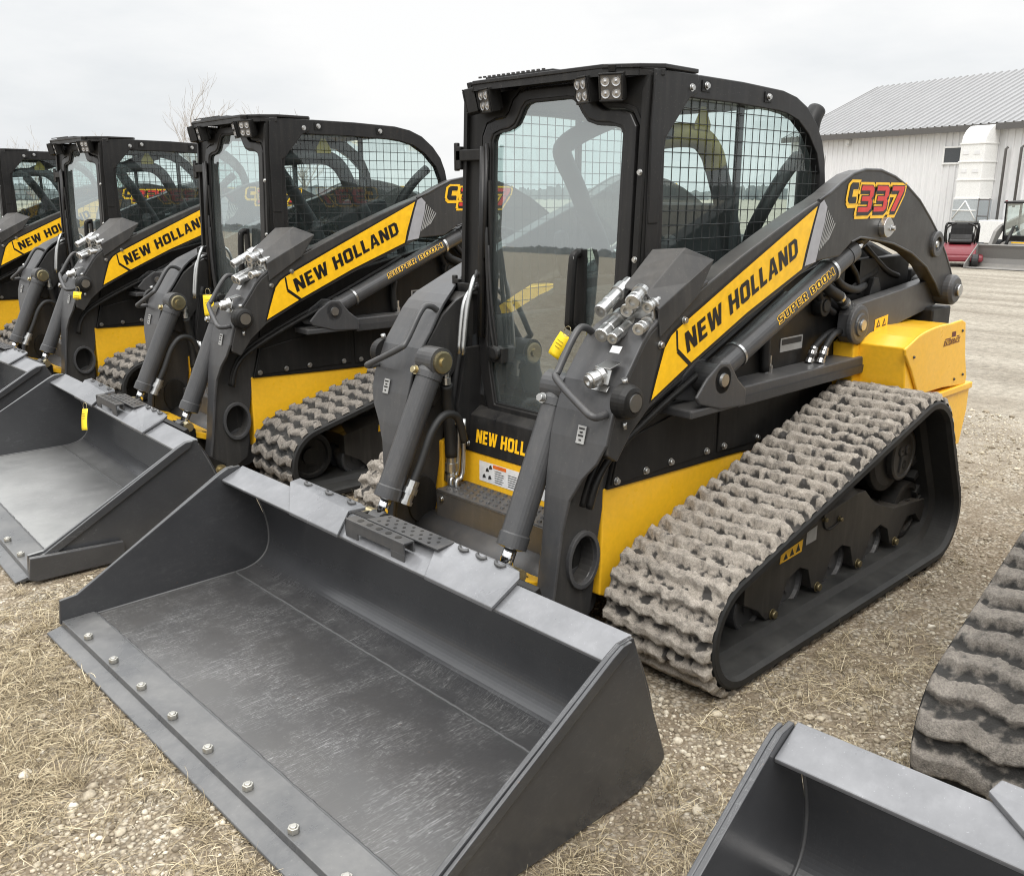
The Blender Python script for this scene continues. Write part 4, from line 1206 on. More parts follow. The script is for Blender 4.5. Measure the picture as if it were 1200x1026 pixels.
    # gusset cheeks from pillar to visor
    for s in (1, -1):
        q = MB(s)
        q.xz([(-2.548, 1.86), (-2.56, 2.05), (-2.80, 2.05), (-2.80, 1.99), (-2.755, 1.97), (-2.69, 1.90), (-2.635, 1.84), (-2.62, 1.835), (-2.60, 1.55), (-2.55, 1.55)], .4655, .476)
        q.xz([(-2.545, 1.40), (-2.548, 1.83), (-2.61, 1.83), (-2.615, 1.00), (-2.56, 1.0)], .4655, .472)
        q.build('pillar_gusset', M['cab'], vo, .004)
        q = MB(s)
        for x, z in ((-2.765, 2.005), (-2.575, 1.44)):
            q.hexbolt((x, .474, z), (0, 1, 0), .010, .007)
        for x, z in ((-2.86, 2.018), (-3.27, 2.008)):
            q.box(x - .025, x + .025, .465, .469, z - .02, z + .018, 1)
            q.hexbolt((x, .469, z), (0, 1, 0), .010, .007)
        q.build('bolt', [M['steel'], M['black']], cab)
    # work lights under the visor
    def light(y, yaw):
        R = Matrix.Rotation(radians(yaw), 3, 'Z') @ Matrix.Rotation(radians(12), 3, 'Y')
        ctr = Vector((-2.49, y, 1.998))
        def T(p): return tuple(ctr + R @ Vector(p))
        l = MB()
        def rbox(x0, x1, y0, y1, z0, z1, mi=0):
            vs = [T((x, yy, z)) for x in (x0, x1) for yy in (y0, y1) for z in (z0, z1)]
            l.add(vs, [(0, 1, 3, 2), (4, 6, 7, 5), (0, 4, 5, 1), (2, 3, 7, 6), (0, 2, 6, 4), (1, 5, 7, 3)], mi)
        rbox(-.02, .022, -.042, .042, -.045, .045)
        for a in range(5): rbox(-.036, -.02, -.036 + a * .016, -.030 + a * .016, -.04, .04)
        rbox(.022, .028, -.042, .042, .038, .046); rbox(.022, .028, -.042, .042, -.046, -.038)
        rbox(.022, .028, -.043, -.036, -.038, .038); rbox(.022, .028, .036, .043, -.038, .038)
        rbox(-.01, .01, -.012, .012, .045, .07)
        lo = l.build('work_light', M['black'], root, .003)
        l2 = MB()
        l2.add([T((.0235, -.038, -.038)), T((.0235, .038, -.038)), T((.0235, .038, .038)), T((.0235, -.038, .038))], [(0, 1, 2, 3)], 1)
        for a in (-.019, .019):
            for b_ in (-.019, .019):
                l2.lathe(T((.0236, a, b_)), R @ Vector((1, 0, 0)), [(0, .0155), (.004, .0155), (.002, .012), (.003, .006), (.006, .001)], 14)
        l2.build('lens', [M['lens'], plain('lamp_reflector', (0.12, 0.115, 0.11), 0.25, 0.4)], lo)
    light(-.265, -14); light(.235, -16); light(.352, 22); light(-.36, -55)
    # side screens and glass
    for s in (1, -1):
        w = MB(s)
        from_hole = hole
        def clip(x):      # z range of the opening at x
            zs = []
            n = len(from_hole)
            for i in range(n):
                a = from_hole[i]; b_ = from_hole[(i + 1) % n]
                if (a[0] - x) * (b_[0] - x) < 0: zs.append(a[1] + (b_[1] - a[1]) * (x - a[0]) / (b_[0] - a[0]))
            return (min(zs), max(zs)) if len(zs) >= 2 else None
        def clipz(z):
            xs = []
            n = len(from_hole)
            for i in range(n):
                a = from_hole[i]; b_ = from_hole[(i + 1) % n]
                if (a[1] - z) * (b_[1] - z) < 0: xs.append(a[0] + (b_[0] - a[0]) * (z - a[1]) / (b_[1] - a[1]))
            return (min(xs), max(xs)) if len(xs) >= 2 else None
        x = -3.70
        while x < -2.66:
            r_ = clip(x)
            if r_: w.tube([(x, .452, r_[0] - .01), (x, .452, r_[1] + .01)], .0018, 5, 0, 0, False)
            x += .050
        z = 1.04
        while z < 1.965:
            r_ = clipz(z)
            if r_: w.tube([(r_[0] - .01, .4555, z), (r_[1] + .01, .4555, z)], .0018, 5, 0, 0, False)
            z += .050
        w.build('side_screen', M['wire'], cab)
        g = MB(s)
        gp = offset_poly(hole, .012)
        g.add([(x_, .432, z_) for x_, z_ in gp], [list(range(len(gp)))])
        g.build('side_window', M['side_glass'], cab)
        g = MB(s)
        g.box(-3.175, -3.15, .405, .428, 1.0, 1.975)
        g.build('window_divider', M['seat'], cab, .003)
    g = MB(); g.add([(-3.775, -.424, 1.36), (-3.775, .424, 1.36), (-3.74, .424, 1.80), (-3.74, -.424, 1.80)], [(0, 1, 2, 3)])
    g.add([(-3.74, -.424, 1.80), (-3.74, .424, 1.80), (-3.65, .424, 1.915), (-3.65, -.424, 1.915)], [(0, 1, 2, 3)]); g.add([(-3.65, -.424, 1.915), (-3.65, .424, 1.915), (-3.49, .424, 2.005), (-3.49, -.424, 2.005)], [(0, 1, 2, 3)]); g.build('rear_window', M['side_glass'], cab)
    # warning triangle hanging in the far window
    g = MB()
    g.add([(-2.863, .424, 1.875), (-2.958, .424, 1.875), (-2.962, .424, 1.895), (-2.925, .424, 1.955), (-2.898, .424, 1.955), (-2.860, .424, 1.895)], [(0, 1, 2, 3, 4, 5)], 0)
    g.build('window_sticker', plain('olive_sticker_and_reflection', (0.20, 0.165, 0.025), 0.5), cab)
    # seat and controls
    q = MB()
    q.xz(smooth_poly([(-3.00, 1.18), (-3.02, 1.25), (-3.30, 1.25), (-3.40, 1.22), (-3.40, 1.12), (-3.02, 1.12)], 4), -.22, .22)
    q.xz(smooth_poly([(-3.36, 1.22), (-3.34, 1.38), (-3.38, 1.58), (-3.44, 1.61), (-3.48, 1.58), (-3.46, 1.40), (-3.46, 1.20)], 4), -.20, .20)
    q.box(-3.40, -3.05, -.20, .20, .84, 1.12)
    q.build('seat', M['seat'], cab, .02, 3)
    for s in (1, -1):
        q = MB(s)
        q.box(-3.35, -2.92, .25, .33, 1.22, 1.29)
        q.box(-3.2, -3.1, .26, .32, .84, 1.22)
        q.tube([(-2.96, .29, 1.28), (-2.93, .29, 1.36), (-2.92, .285, 1.44)], [.018, .024, .030, .030], 10, 0, 2)
        q.lathe((-2.92, .285, 1.42), (0, 0, 1), [(0, .028), (.04, .034), (.07, .026), (.08, .001)], 12)
        q.build('armrest_joystick', M['seat'], cab, .012)
        # padded bar arching from roof to seat
        q = MB(s)
        low = [(-3.10, .38, 1.70), (-3.17, .375, 1.58), (-3.235, .36, 1.47), (-3.28, .35, 1.36), (-3.30, .33, 1.26)]
        if s > 0: q.tube([(-2.66, .37, 1.84), (-2.84, .38, 1.855), (-2.96, .38, 1.85), (-3.04, .38, 1.80)] + low, .042, 12, 0, 4)
        else: q.tube([(-3.36, .38, 1.98), (-3.245, .38, 1.945), (-3.10, .38, 1.89), (-3.02, .38, 1.84), (-3.04, .38, 1.78)] + low, .042, 12, 0, 4)
        q.build('lap_bar', M['seat'], cab)
    q = MB(); q.box(-2.72, -2.62, -.32, .32, .84, .98); q.box(-2.70, -2.66, .27, .34, 1.15, 1.32); q.build('dash_panel', M['seat'], cab, .01)
    q = MB(); q.tube([(-3.55, .25, 1.25), (-3.50, .28, 1.45), (-3.46, .36, 1.58), (-3.56, .385, 1.72), (-3.66, .39, 1.80)], .030, 10, 0, 4); q.build('air_duct', M['rubber'], cab)

def build_bucket(root, mats, wear):
    b = MB()
    W = 1.10
    # curved shell: floor, heel radius, back (thickness outward), as one bent plate
    curve = smooth_poly([(-1.69, .026), (-1.745, .029), (-1.80, .044), (-1.84, .074), (-1.862, .115), (-1.868, .165), (-1.864, .22), (-1.848, .285), (-1.826, .345), (-1.796, .415), (-1.762, .476)], 4, False)
    inn = [(-.985, .026)] + curve
    outr = []
    for i, p in enumerate(curve):
        q = Vector(curve[min(i + 1, len(curve) - 1)]) - Vector(curve[max(i - 1, 0)]); q.normalize()
        outr.append((p[0] + q.y * -.014 * (1 if True else 1), p[1] + q.x * .014))
    outr = outr[::-1] + [(-.985, .012)]
    b.xz(inn + outr, -W + .012, W - .012)
    sh = b.build('bucket', mats, root, .003)
    for s in (1, -1):
        p = MB(s)
        sd = [(-.955, .024), (-.965, .122), (-1.03, .128), (-1.66, .487), (-1.70, .506), (-1.756, .508), (-1.775, .46), (-1.918, .085), (-1.920, .065), (-1.905, .045), (-1.80, .008), (-1.10, .006)]
        p.xz(sd, W - .012, W + .004)
        p.xz([(-.975, .10), (-1.03, .118), (-1.66, .487), (-1.70, .506), (-1.735, .508), (-1.715, .475), (-1.66, .445), (-1.04, .085)], W + .0042, W + .017)
        p.build('side_plate', mats, sh, .003)
        if wear:
            p = MB(s)
            p.xz([(-.95, .02), (-.965, .12), (-1.36, .10), (-1.36, .005), (-.98, .005)], W + .0172, W + .045)
            p.build('wear_shoe', mats, sh, .004)
    # top lip
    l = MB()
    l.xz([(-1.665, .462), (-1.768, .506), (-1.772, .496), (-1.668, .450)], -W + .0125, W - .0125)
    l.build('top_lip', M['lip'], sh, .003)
    # cutting edge and bolt-on edge
    c = MB()
    c.add([], [])
    c.xz([(-.902, .002), (-.905, .008), (-.965, .021), (-1.09, .021), (-1.09, .002)], -W + .01, W - .01)
    c.xz([(-.958, .0215), (-.963, .040), (-1.085, .040), (-1.087, .0215)], -W + .013, W - .013)
    ce = c.build('cutting_edge', M['edge'], sh, .002)
    wl = MB()
    r2 = random.Random(5)
    pts = [(-1.090 + r2.uniform(-.0015, .0015), -W + .014 + i * (2 * W - .028) / 90, .0305 + r2.uniform(-.0015, .0015)) for i in range(91)]
    wl.tube(pts, .0065, 6)
    pts = [(-1.692 + r2.uniform(-.0012, .0012), -W + .014 + i * (2 * W - .028) / 90, .0275 + r2.uniform(-.001, .001)) for i in range(91)]
    wl.tube(pts, .0055, 6)
    for s in (1, -1):
        p = [(x, s * (W - .013), z + .001) for x, z in inn[:-1]]
        wl.tube(p, .0055, 6)
    wl.build('weld_bead', M['weld'], sh)
    for i in range(8):
        bo = MB()
        y = -.861 + .246 * i
        bo.cyl((-.985, y, .0405), (-.985, y, .057), .0165, 6)
        bo.lathe((-.985, y, .057), (0, 0, 1), [(0, .011), (.004, .009), (.004, .001)], 10)
        bo.build('edge_bolt', M['boltpale'], sh, .0015)
    # lip gussets and step channel on the top
    def q3(x, dz=0):    # height of the lip plane
        return .462 + (-1.665 - x) * .427 + dz
    for pl in ([(-1.650, -.50), (-1.650, -.165), (-1.755, -.245), (-1.800, -.20), (-1.812, -.24), (-1.812, -.68), (-1.77, -.69)],
               [(-1.650, .335), (-1.650, .655), (-1.775, .645), (-1.800, .62), (-1.812, .56), (-1.812, .27), (-1.76, .26)]):
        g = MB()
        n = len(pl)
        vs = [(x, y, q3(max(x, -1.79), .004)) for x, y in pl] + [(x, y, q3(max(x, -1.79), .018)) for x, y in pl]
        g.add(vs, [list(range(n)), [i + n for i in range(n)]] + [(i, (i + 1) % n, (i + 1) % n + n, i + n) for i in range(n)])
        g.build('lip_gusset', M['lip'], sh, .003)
        h = MB()
        yc = [p[1] for p in pl]; m0 = min(yc) + .10; m1 = max(yc) - .12
        for k in range(3):
            yy = m0 + (m1 - m0) * k / 2
            h.tube([(-1.800, yy - .022, q3(-1.79, .018)), (-1.788, yy - .012, q3(-1.788, .019)), (-1.785, yy + .012, q3(-1.785, .019)), (-1.798, yy + .024, q3(-1.79, .018))], .006, 6, 0, 2)
        h.build('weld_bead', M['weld'], sh)
    ch = MB()
    x0, x1, ya, yb = -1.676, -1.722, -.150, .195
    zt = .534
    ch.box(x1, x0, ya, yb, zt - .007, zt)
    ch.box(x0 - .006, x0, ya, yb, zt - .040, zt - .007)
    for a, b_ in ((ya, ya + .075), (yb - .075, yb)):
        ch.box(x0 - .006, x0, a, b_, q3(-1.67, .004), zt - .040)
        ch.box(x1, x1 + .006, a, b_, q3(-1.735, .002), zt - .007)
    so = ch.build('step_channel', M['gray'], sh, .002)
    h = MB()
    for k in range(5): h.lathe((-1.700, -.085 + k * .055, zt + .0003), (0, 0, 1), [(0, .0125), (.001, .0125), (.001, .001)], 16)
    h.build('grip_hole', M['dark'], sh)
    pp = MB()
    pp.add([(-1.735, -.10, .530), (-1.735, .30, .530), (-1.812, .30, .535), (-1.812, -.06, .535), (-1.735, -.10, .523), (-1.735, .30, .523), (-1.812, .30, .528), (-1.812, -.06, .528)],
           [(0, 1, 2, 3), (4, 7, 6, 5), (0, 4, 5, 1), (1, 5, 6, 2), (2, 6, 7, 3), (3, 7, 4, 0)])
    pp.box(-1.816, -1.808, -.06, .30, .45, .5265)
    po = pp.build('tread_plate', M['gray'], sh, .002)
    h = MB()
    for r_ in range(3):
        for k in range(7):
            h.lathe((-1.750 - r_ * .023, -.045 + k * .047 + (r_ % 2) * .022, .5315 + r_ * .0013), (0, 0, 1), [(0, .0065), (.001, .0065), (.001, .001)], 10)
    h.build('tread_pattern', M['dark'], sh)

def build_hitch(root):
    # quick-attach plate between arms and bucket: yellow punched plate with black frames
    h = MB()
    h.xz([(-1.945, .12), (-1.925, .30), (-1.885, .43), (-1.91, .44), (-1.955, .30), (-1.975, .12)], -.60, .60)
    hp = h.build('hitch_plate', M['black'], root, .004)
    y = MB()
    y.xz([(-1.99, .375), (-1.98, .345), (-2.165, .275), (-2.17, .31)], -.40, .40)
    y.build('locking_plate', M['yellow'], hp, .003)
    o = MB()
    for k in range(8):
        o.lathe((-2.045 - (k % 2) * .055, -.33 + k * .095, .3562 - (k % 2) * .0199), (-.36, 0, 1), [(0, .014), (.001, .014), (.001, .001)], 14)
    o.build('grip_hole', M['dark'], hp)
    for s in (1, -1):
        k = MB(s)
        for yy in (.315, .405):
            k.xz([(-1.925, .20), (-1.895, .38), (-1.92, .425), (-1.99, .425), (-2.02, .38), (-2.02, .15), (-1.95, .12)], yy, yy + .016)
        k.xz([(-1.935, .12), (-1.925, .30), (-2.02, .26), (-2.14, .18), (-2.10, .10)], .422, .52)
        k.build('hitch_bracket', M['black'], hp, .004)
        z = MB(s)
        z.lathe((-1.975, .39, .405), (0, 1, 0), [(0, .026), (.055, .026)], 14)
        z.lathe((-2.10, .50, .15), (0, 1, 0), [(0, .035), (.03, .035), (.03, .02), (.045, .02), (.045, .001)], 16)
        z.build('pin', M['gold'], hp)

def build_loader(style, wear, seed):
    root = empty('compact_track_loader', ROOT)
    OFF[0] = ROOT.copy()
    build_chassis(root)
    build_cab(root)
    for s in (1, -1):
        build_arm(root, s); build_arm_fittings(root, s); build_cylinders(root, s)
        build_track(root, s, style, seed + s)
    build_coupler(root)
    build_hitch(root)
    build_bucket(root, M['bucket_dusty'] if wear else M['bucket'], wear)
    OFF[0] = Vector((0, 0, 0))
    return root

# ------------------------------------------------------------------ camera, light, sky
cam_d = bpy.data.cameras.new('Camera'); cam = bpy.data.objects.new('Camera', cam_d); C.objects.link(cam)
yaw, pit = radians(-133.53), radians(15.03)
fw = Vector((cos(pit) * cos(yaw), cos(pit) * sin(yaw), -sin(pit)))
cam.location = (0, 2.48, 1.651)
cam.rotation_euler = fw.to_track_quat('-Z', 'Y').to_euler()
cam_d.sensor_width = 36; cam_d.lens = 36 * 1066.3 / 1200
cam_d.clip_start = 0.05; cam_d.clip_end = 5000
scene.camera = cam

SUN_EL, SUN_AZ = radians(52), radians(42)
w = bpy.data.worlds.new('World'); scene.world = w; w.use_nodes = True
nt = w.node_tree
for n in list(nt.nodes): nt.nodes.remove(n)
wo = N(nt, 'ShaderNodeOutputWorld'); bg = N(nt, 'ShaderNodeBackground'); bg.inputs[1].default_value = 0.1
sky = N(nt, 'ShaderNodeTexSky'); sky.sky_type = 'NISHITA'; sky.sun_disc = False
sky.sun_elevation = SUN_EL; sky.sun_rotation = radians(90) - SUN_AZ; sky.dust_density = 4.0
tc = N(nt, 'ShaderNodeTexCoord')
mp = N(nt, 'ShaderNodeMapping'); mp.inputs['Scale'].default_value = (1.0, 1.0, 3.2)
nt.links.new(tc.outputs['Generated'], mp.inputs['Vector'])
nz = N(nt, 'ShaderNodeTexNoise', i_Scale=2.2, i_Detail=7.0, i_Roughness=0.55)
nt.links.new(mp.outputs[0], nz.inputs['Vector'])
cl = ramp(nt, nz.outputs[0], [(0.30, (8.1, 8.4, 8.65)), (0.46, (9.4, 9.55, 9.65)), (0.60, (10.4, 10.4, 10.35))])
c = mixc(nt, 0.94, sky.outputs[0], cl.outputs[0])
spz = N(nt, 'ShaderNodeSeparateXYZ'); nt.links.new(tc.outputs['Generated'], spz.inputs[0])
# an overcast sky is about three times as bright overhead as at the horizon
gr = N(nt, 'ShaderNodeMapRange', interpolation_type='SMOOTHSTEP', i_1=0.24, i_2=0.95, i_3=1.0, i_4=3.2); nt.links.new(spz.outputs[2], gr.inputs[0])
vm = N(nt, 'ShaderNodeVectorMath', operation='SCALE'); nt.links.new(c, vm.inputs[0]); nt.links.new(gr.outputs[0], vm.inputs['Scale'])
nt.links.new(vm.outputs[0], bg.inputs[0]); nt.links.new(bg.outputs[0], wo.inputs[0])
sd = bpy.data.lights.new('Sun', 'SUN'); sd.energy = 1.5; sd.angle = radians(28); sd.color = (1, .97, .93)
so = bpy.data.objects.new('Sun', sd); C.objects.link(so)
sdir = Vector((cos(SUN_EL) * cos(SUN_AZ), cos(SUN_EL) * sin(SUN_AZ), sin(SUN_EL)))
so.rotation_euler = sdir.to_track_quat('Z', 'Y').to_euler()
scene.view_settings.view_transform = 'Standard'; scene.view_settings.look = 'None'; scene.view_settings.exposure = 0
scene.cycles.transparent_max_bounces = 24
scene.cycles.filter_width = 1.1

# ------------------------------------------------------------------ ground
def ground_mat():
    m, nt, b, out = new_mat('gravel_ground')
    tc = N(nt, 'ShaderNodeTexCoord')
    big = N(nt, 'ShaderNodeTexNoise', i_Scale=0.55, i_Detail=6.0, i_Roughness=0.6); nt.links.new(tc.outputs['Object'], big.inputs['Vector'])
    mid = N(nt, 'ShaderNodeTexNoise', i_Scale=4.5, i_Detail=8.0, i_Roughness=0.7); nt.links.new(tc.outputs['Object'], mid.inputs['Vector'])
    fine = N(nt, 'ShaderNodeTexNoise', i_Scale=90.0, i_Detail=4.0, i_Roughness=0.7); nt.links.new(tc.outputs['Object'], fine.inputs['Vector'])
    vo = N(nt, 'ShaderNodeTexVoronoi', i_Scale=75.0, i_Randomness=1.0); nt.links.new(tc.outputs['Object'], vo.inputs['Vector'])
    vs = N(nt, 'ShaderNodeSeparateColor'); nt.links.new(vo.outputs['Color'], vs.inputs[0])
    peb = ramp(nt, vs.outputs[0], [(0.0, (0.17, 0.142, 0.105)), (0.35, (0.33, 0.28, 0.205)), (0.62, (0.50, 0.44, 0.345)), (1.0, (0.70, 0.65, 0.55))])
    edge = ramp(nt, vo.outputs['Distance'], [(0.0, 1.0), (0.45, 0.8), (0.75, 0.35)])
    pc = mixc(nt, 1.0, peb.outputs[0], edge.outputs[0], 'MULTIPLY')
    dirt = ramp(nt, mid.outputs[0], [(0.3, (0.15, 0.115, 0.078)), (0.55, (0.285, 0.225, 0.155)), (0.75, (0.42, 0.355, 0.26))])
    dg = mixc(nt, 0.6, dirt.outputs[0], ramp(nt, fine.outputs[0], [(0.3, 0.5), (0.65, 1.15)]).outputs[0], 'MULTIPLY')
    ms = ramp(nt, mid.outputs[0], [(0.42, 0.15), (0.62, 0.9)])
    near = mixc(nt, ms.outputs[0], dg, pc)
    # paler gravel away from the row of machines
    sp = N(nt, 'ShaderNodeSeparateXYZ'); nt.links.new(tc.outputs['Object'], sp.inputs[0])
    fr = N(nt, 'ShaderNodeMapRange', i_1=-4.6, i_2=-9.0); nt.links.new(sp.outputs[0], fr.inputs[0])
    tracksn = N(nt, 'ShaderNodeTexNoise', i_Scale=1.0, i_Detail=5.0)
    mpp = N(nt, 'ShaderNodeMapping'); mpp.inputs['Scale'].default_value = (1.6, 0.25, 1); mpp.inputs['Rotation'].default_value = (0, 0, .25)
    nt.links.new(tc.outputs['Object'], mpp.inputs['Vector']); nt.links.new(mpp.outputs[0], tracksn.inputs['Vector'])
    farc = ramp(nt, tracksn.outputs[0], [(0.35, (0.25, 0.22, 0.175)), (0.6, (0.37, 0.335, 0.275))])
    fn = N(nt, 'ShaderNodeTexNoise', i_Scale=14.0, i_Detail=9.0, i_Roughness=0.85); nt.links.new(tc.outputs['Object'], fn.inputs['Vector'])
    farg = mixc(nt, 1.0, farc.outputs[0], ramp(nt, fn.outputs[0], [(0.36, 0.55), (0.62, 1.2)]).outputs[0], 'MULTIPLY')
    col = mixc(nt, fr.outputs[0], near, farg)
    nt.links.new(col, b.inputs['Base Color']); b.inputs['Roughness'].default_value = 0.95
    b.inputs['Specular IOR Level'].default_value = 0.2
    bp = N(nt, 'ShaderNodeBump', i_Strength=0.8, i_Distance=0.008); nt.links.new(edge.outputs[0], bp.inputs['Height'])
    bp2 = N(nt, 'ShaderNodeBump', i_Strength=0.5, i_Distance=0.006); nt.links.new(fine.outputs[0], bp2.inputs['Height']); nt.links.new(bp.outputs[0], bp2.inputs['Normal'])
    nt.links.new(bp2.outputs[0], b.inputs['Normal'])
    return m

def np_mesh(name, V, F, mat, attr=None, smooth=False):
    me = bpy.data.meshes.new(name)
    nv, nf, k = len(V), len(F), F.shape[1]
    me.vertices.add(nv); me.vertices.foreach_set('co', V.astype(np.float32).ravel())
    me.loops.add(nf * k); me.loops.foreach_set('vertex_index', F.astype(np.int32).ravel())
    me.polygons.add(nf); me.polygons.foreach_set('loop_start', np.arange(0, nf * k, k, dtype=np.int32))
    try: me.polygons.foreach_set('loop_total', np.full(nf, k, dtype=np.int32))
    except Exception: pass
    if smooth: me.polygons.foreach_set('use_smooth', np.ones(nf, dtype=bool))
    me.materials.append(mat)
    if attr is not None:
        a = me.attributes.new('mud', 'FLOAT', 'POINT'); a.data.foreach_set('value', attr.astype(np.float32))
    me.update(calc_edges=True); me.validate()
    o = bpy.data.objects.new(name, me); C.objects.link(o)
    return o

def axis(lo, hi, step, far):
    a = list(np.arange(lo, hi + step / 2, step)); d = step; x = hi
    up = []
    while x < far: d *= 1.5; x += d; up.append(x)
    d = step; x = lo; dn = []
    while x > -far: d *= 1.5; x -= d; dn.append(x)
    return np.array(dn[::-1] + a + up)
gx = axis(-7, 1.2, .05, 2500); gy = axis(-4, 4.5, .05, 2500)
X, Y = np.meshgrid(gx, gy, indexing='ij')
def gh(x, y):
    return .010 * np.sin(x * 2.1 + 1.3 * np.sin(y * 1.7)) * np.sin(y * 2.4 + .7) + .006 * np.sin(x * 7.3 + 2 * np.sin(y * 5.1)) * np.sin(y * 6.7 + x) - .008
Zg = gh(X, Y) * ((np.abs(X) < 30) & (np.abs(Y) < 30))
idx = np.arange(X.size).reshape(X.shape)
F = np.stack([idx[:-1, :-1], idx[1:, :-1], idx[1:, 1:], idx[:-1, 1:]], -1).reshape(-1, 4)
g = np_mesh('ground', np.stack([X, Y, Zg], -1).reshape(-1, 3), F, ground_mat(), None, True)
tag(g, kind='structure')

OFFS = [(0, 0), (-.1, -2.66), (-.15, -5.35), (-.17, -7.98), (0, 2.62)]
def blocked(x, y, m=0.0):
    b = np.zeros(x.shape, bool)
    for ox, oy in OFFS:
        u = x - ox; v = y - oy
        b |= (u < -.90 + m) & (u > -1.90 - m) & (np.abs(v) < 1.12 + m)
        b |= (u < -2.26 + m) & (u > -4.34 - m) & (np.abs(np.abs(v) - .775) < .235 + m)
    return b
def patchy(x, y):
    a = np.sin(x * 3.1 + 2.0 * np.sin(y * 2.3 + .4)) + np.sin(y * 3.7 - 1.8 * np.sin(x * 2.9 + 1.1)) + .6 * np.sin(x * 9.1 + y * 6.3) * np.sin(y * 8.2 - x * 3.3)
    return a / 2.6

def stones_mat():
    m, nt, b, out = new_mat('loose_stone')
    at = N(nt, 'ShaderNodeAttribute', attribute_name='mud')
    r = ramp(nt, at.outputs['Fac'], [(0.0, (0.18, 0.145, 0.10)), (0.4, (0.35, 0.295, 0.215)), (0.75, (0.52, 0.455, 0.345)), (1.0, (0.70, 0.64, 0.53))])
    tc = N(nt, 'ShaderNodeTexCoord'); n = N(nt, 'ShaderNodeTexNoise', i_Scale=160.0, i_Detail=3.0); nt.links.new(tc.outputs['Object'], n.inputs['Vector'])
    c = mixc(nt, 0.6, r.outputs[0], ramp(nt, n.outputs[0], [(0.3, 0.65), (0.7, 1.15)]).outputs[0], 'MULTIPLY')
    nt.links.new(c, b.inputs['Base Color']); b.inputs['Roughness'].default_value = 0.9
    return m
def build_stones(n):
    bm = bmesh.new(); bmesh.ops.create_icosphere(bm, subdivisions=1, radius=1)
    bv = np.array([v.co[:] for v in bm.verts]); bf = np.array([[v.index for v in f.verts] for f in bm.faces]); bm.free()
    bm = bmesh.new(); bmesh.ops.create_icosphere(bm, subdivisions=2, radius=1)
    bv2 = np.array([v.co[:] for v in bm.verts]); bf2 = np.array([[v.index for v in f.verts] for f in bm.faces]); bm.free()
    x = rng.uniform(-7.5, .3, n * 3); y = rng.uniform(-1.9, 4.0, n * 3)
    x[:n] = rng.uniform(-3.2, .2, n); y[:n] = rng.uniform(-1.7, 1.9, n)
    p = np.clip(.50 - .75 * patchy(x + 2.2, y * 1.1 + .8), .10, 1.0)
    keep = (rng.uniform(0, 1, x.size) < p) & ~blocked(x, y, -.02)
    x, y = x[keep], y[keep]
    k = len(x)
    r = .0030 + .0075 * rng.uniform(0, 1, k) ** 3 + np.where(rng.uniform(0, 1, k) < .02, rng.uniform(.004, .013, k), 0)
    Vs = []; Fs = []; As = []; o = 0
    for sel, BV, BF in ((r < .013, bv, bf), (r >= .013, bv2, bf2)):
        xs, ys, rs = x[sel], y[sel], r[sel]; q = len(xs)
        sc = np.stack([rs * rng.uniform(.8, 1.3, q), rs * rng.uniform(.8, 1.3, q), rs * rng.uniform(.5, .85, q)], -1)
        an = rng.uniform(0, 2 * pi, q)
        dirs = BV[None] * (1 + rng.uniform(-.34, .30, (q, len(BV), 1)))
        v = dirs * sc[:, None, :]
        ca, sa = np.cos(an)[:, None], np.sin(an)[:, None]
        vx = v[..., 0] * ca - v[..., 1] * sa; vy = v[..., 0] * sa + v[..., 1] * ca
        z0 = gh(xs, ys) + rs * .25
        V = np.stack([vx + xs[:, None], vy + ys[:, None], v[..., 2] + z0[:, None]], -1).reshape(-1, 3)
        Fq = (BF[None] + (np.arange(q) * len(BV))[:, None, None]).reshape(-1, 3) + o
        Vs.append(V); Fs.append(Fq); As.append(np.repeat(np.clip(rng.normal(.5, .25, q), 0, 1), len(BV))); o += len(V)
    ob = np_mesh('gravel', np.concatenate(Vs), np.concatenate(Fs), stones_mat(), np.concatenate(As), False)
    tag(ob, kind='stuff'); ob['label'] = 'loose pale gravel stones scattered over the brown yard ground'; ob['category'] = 'gravel'
build_stones(42000)

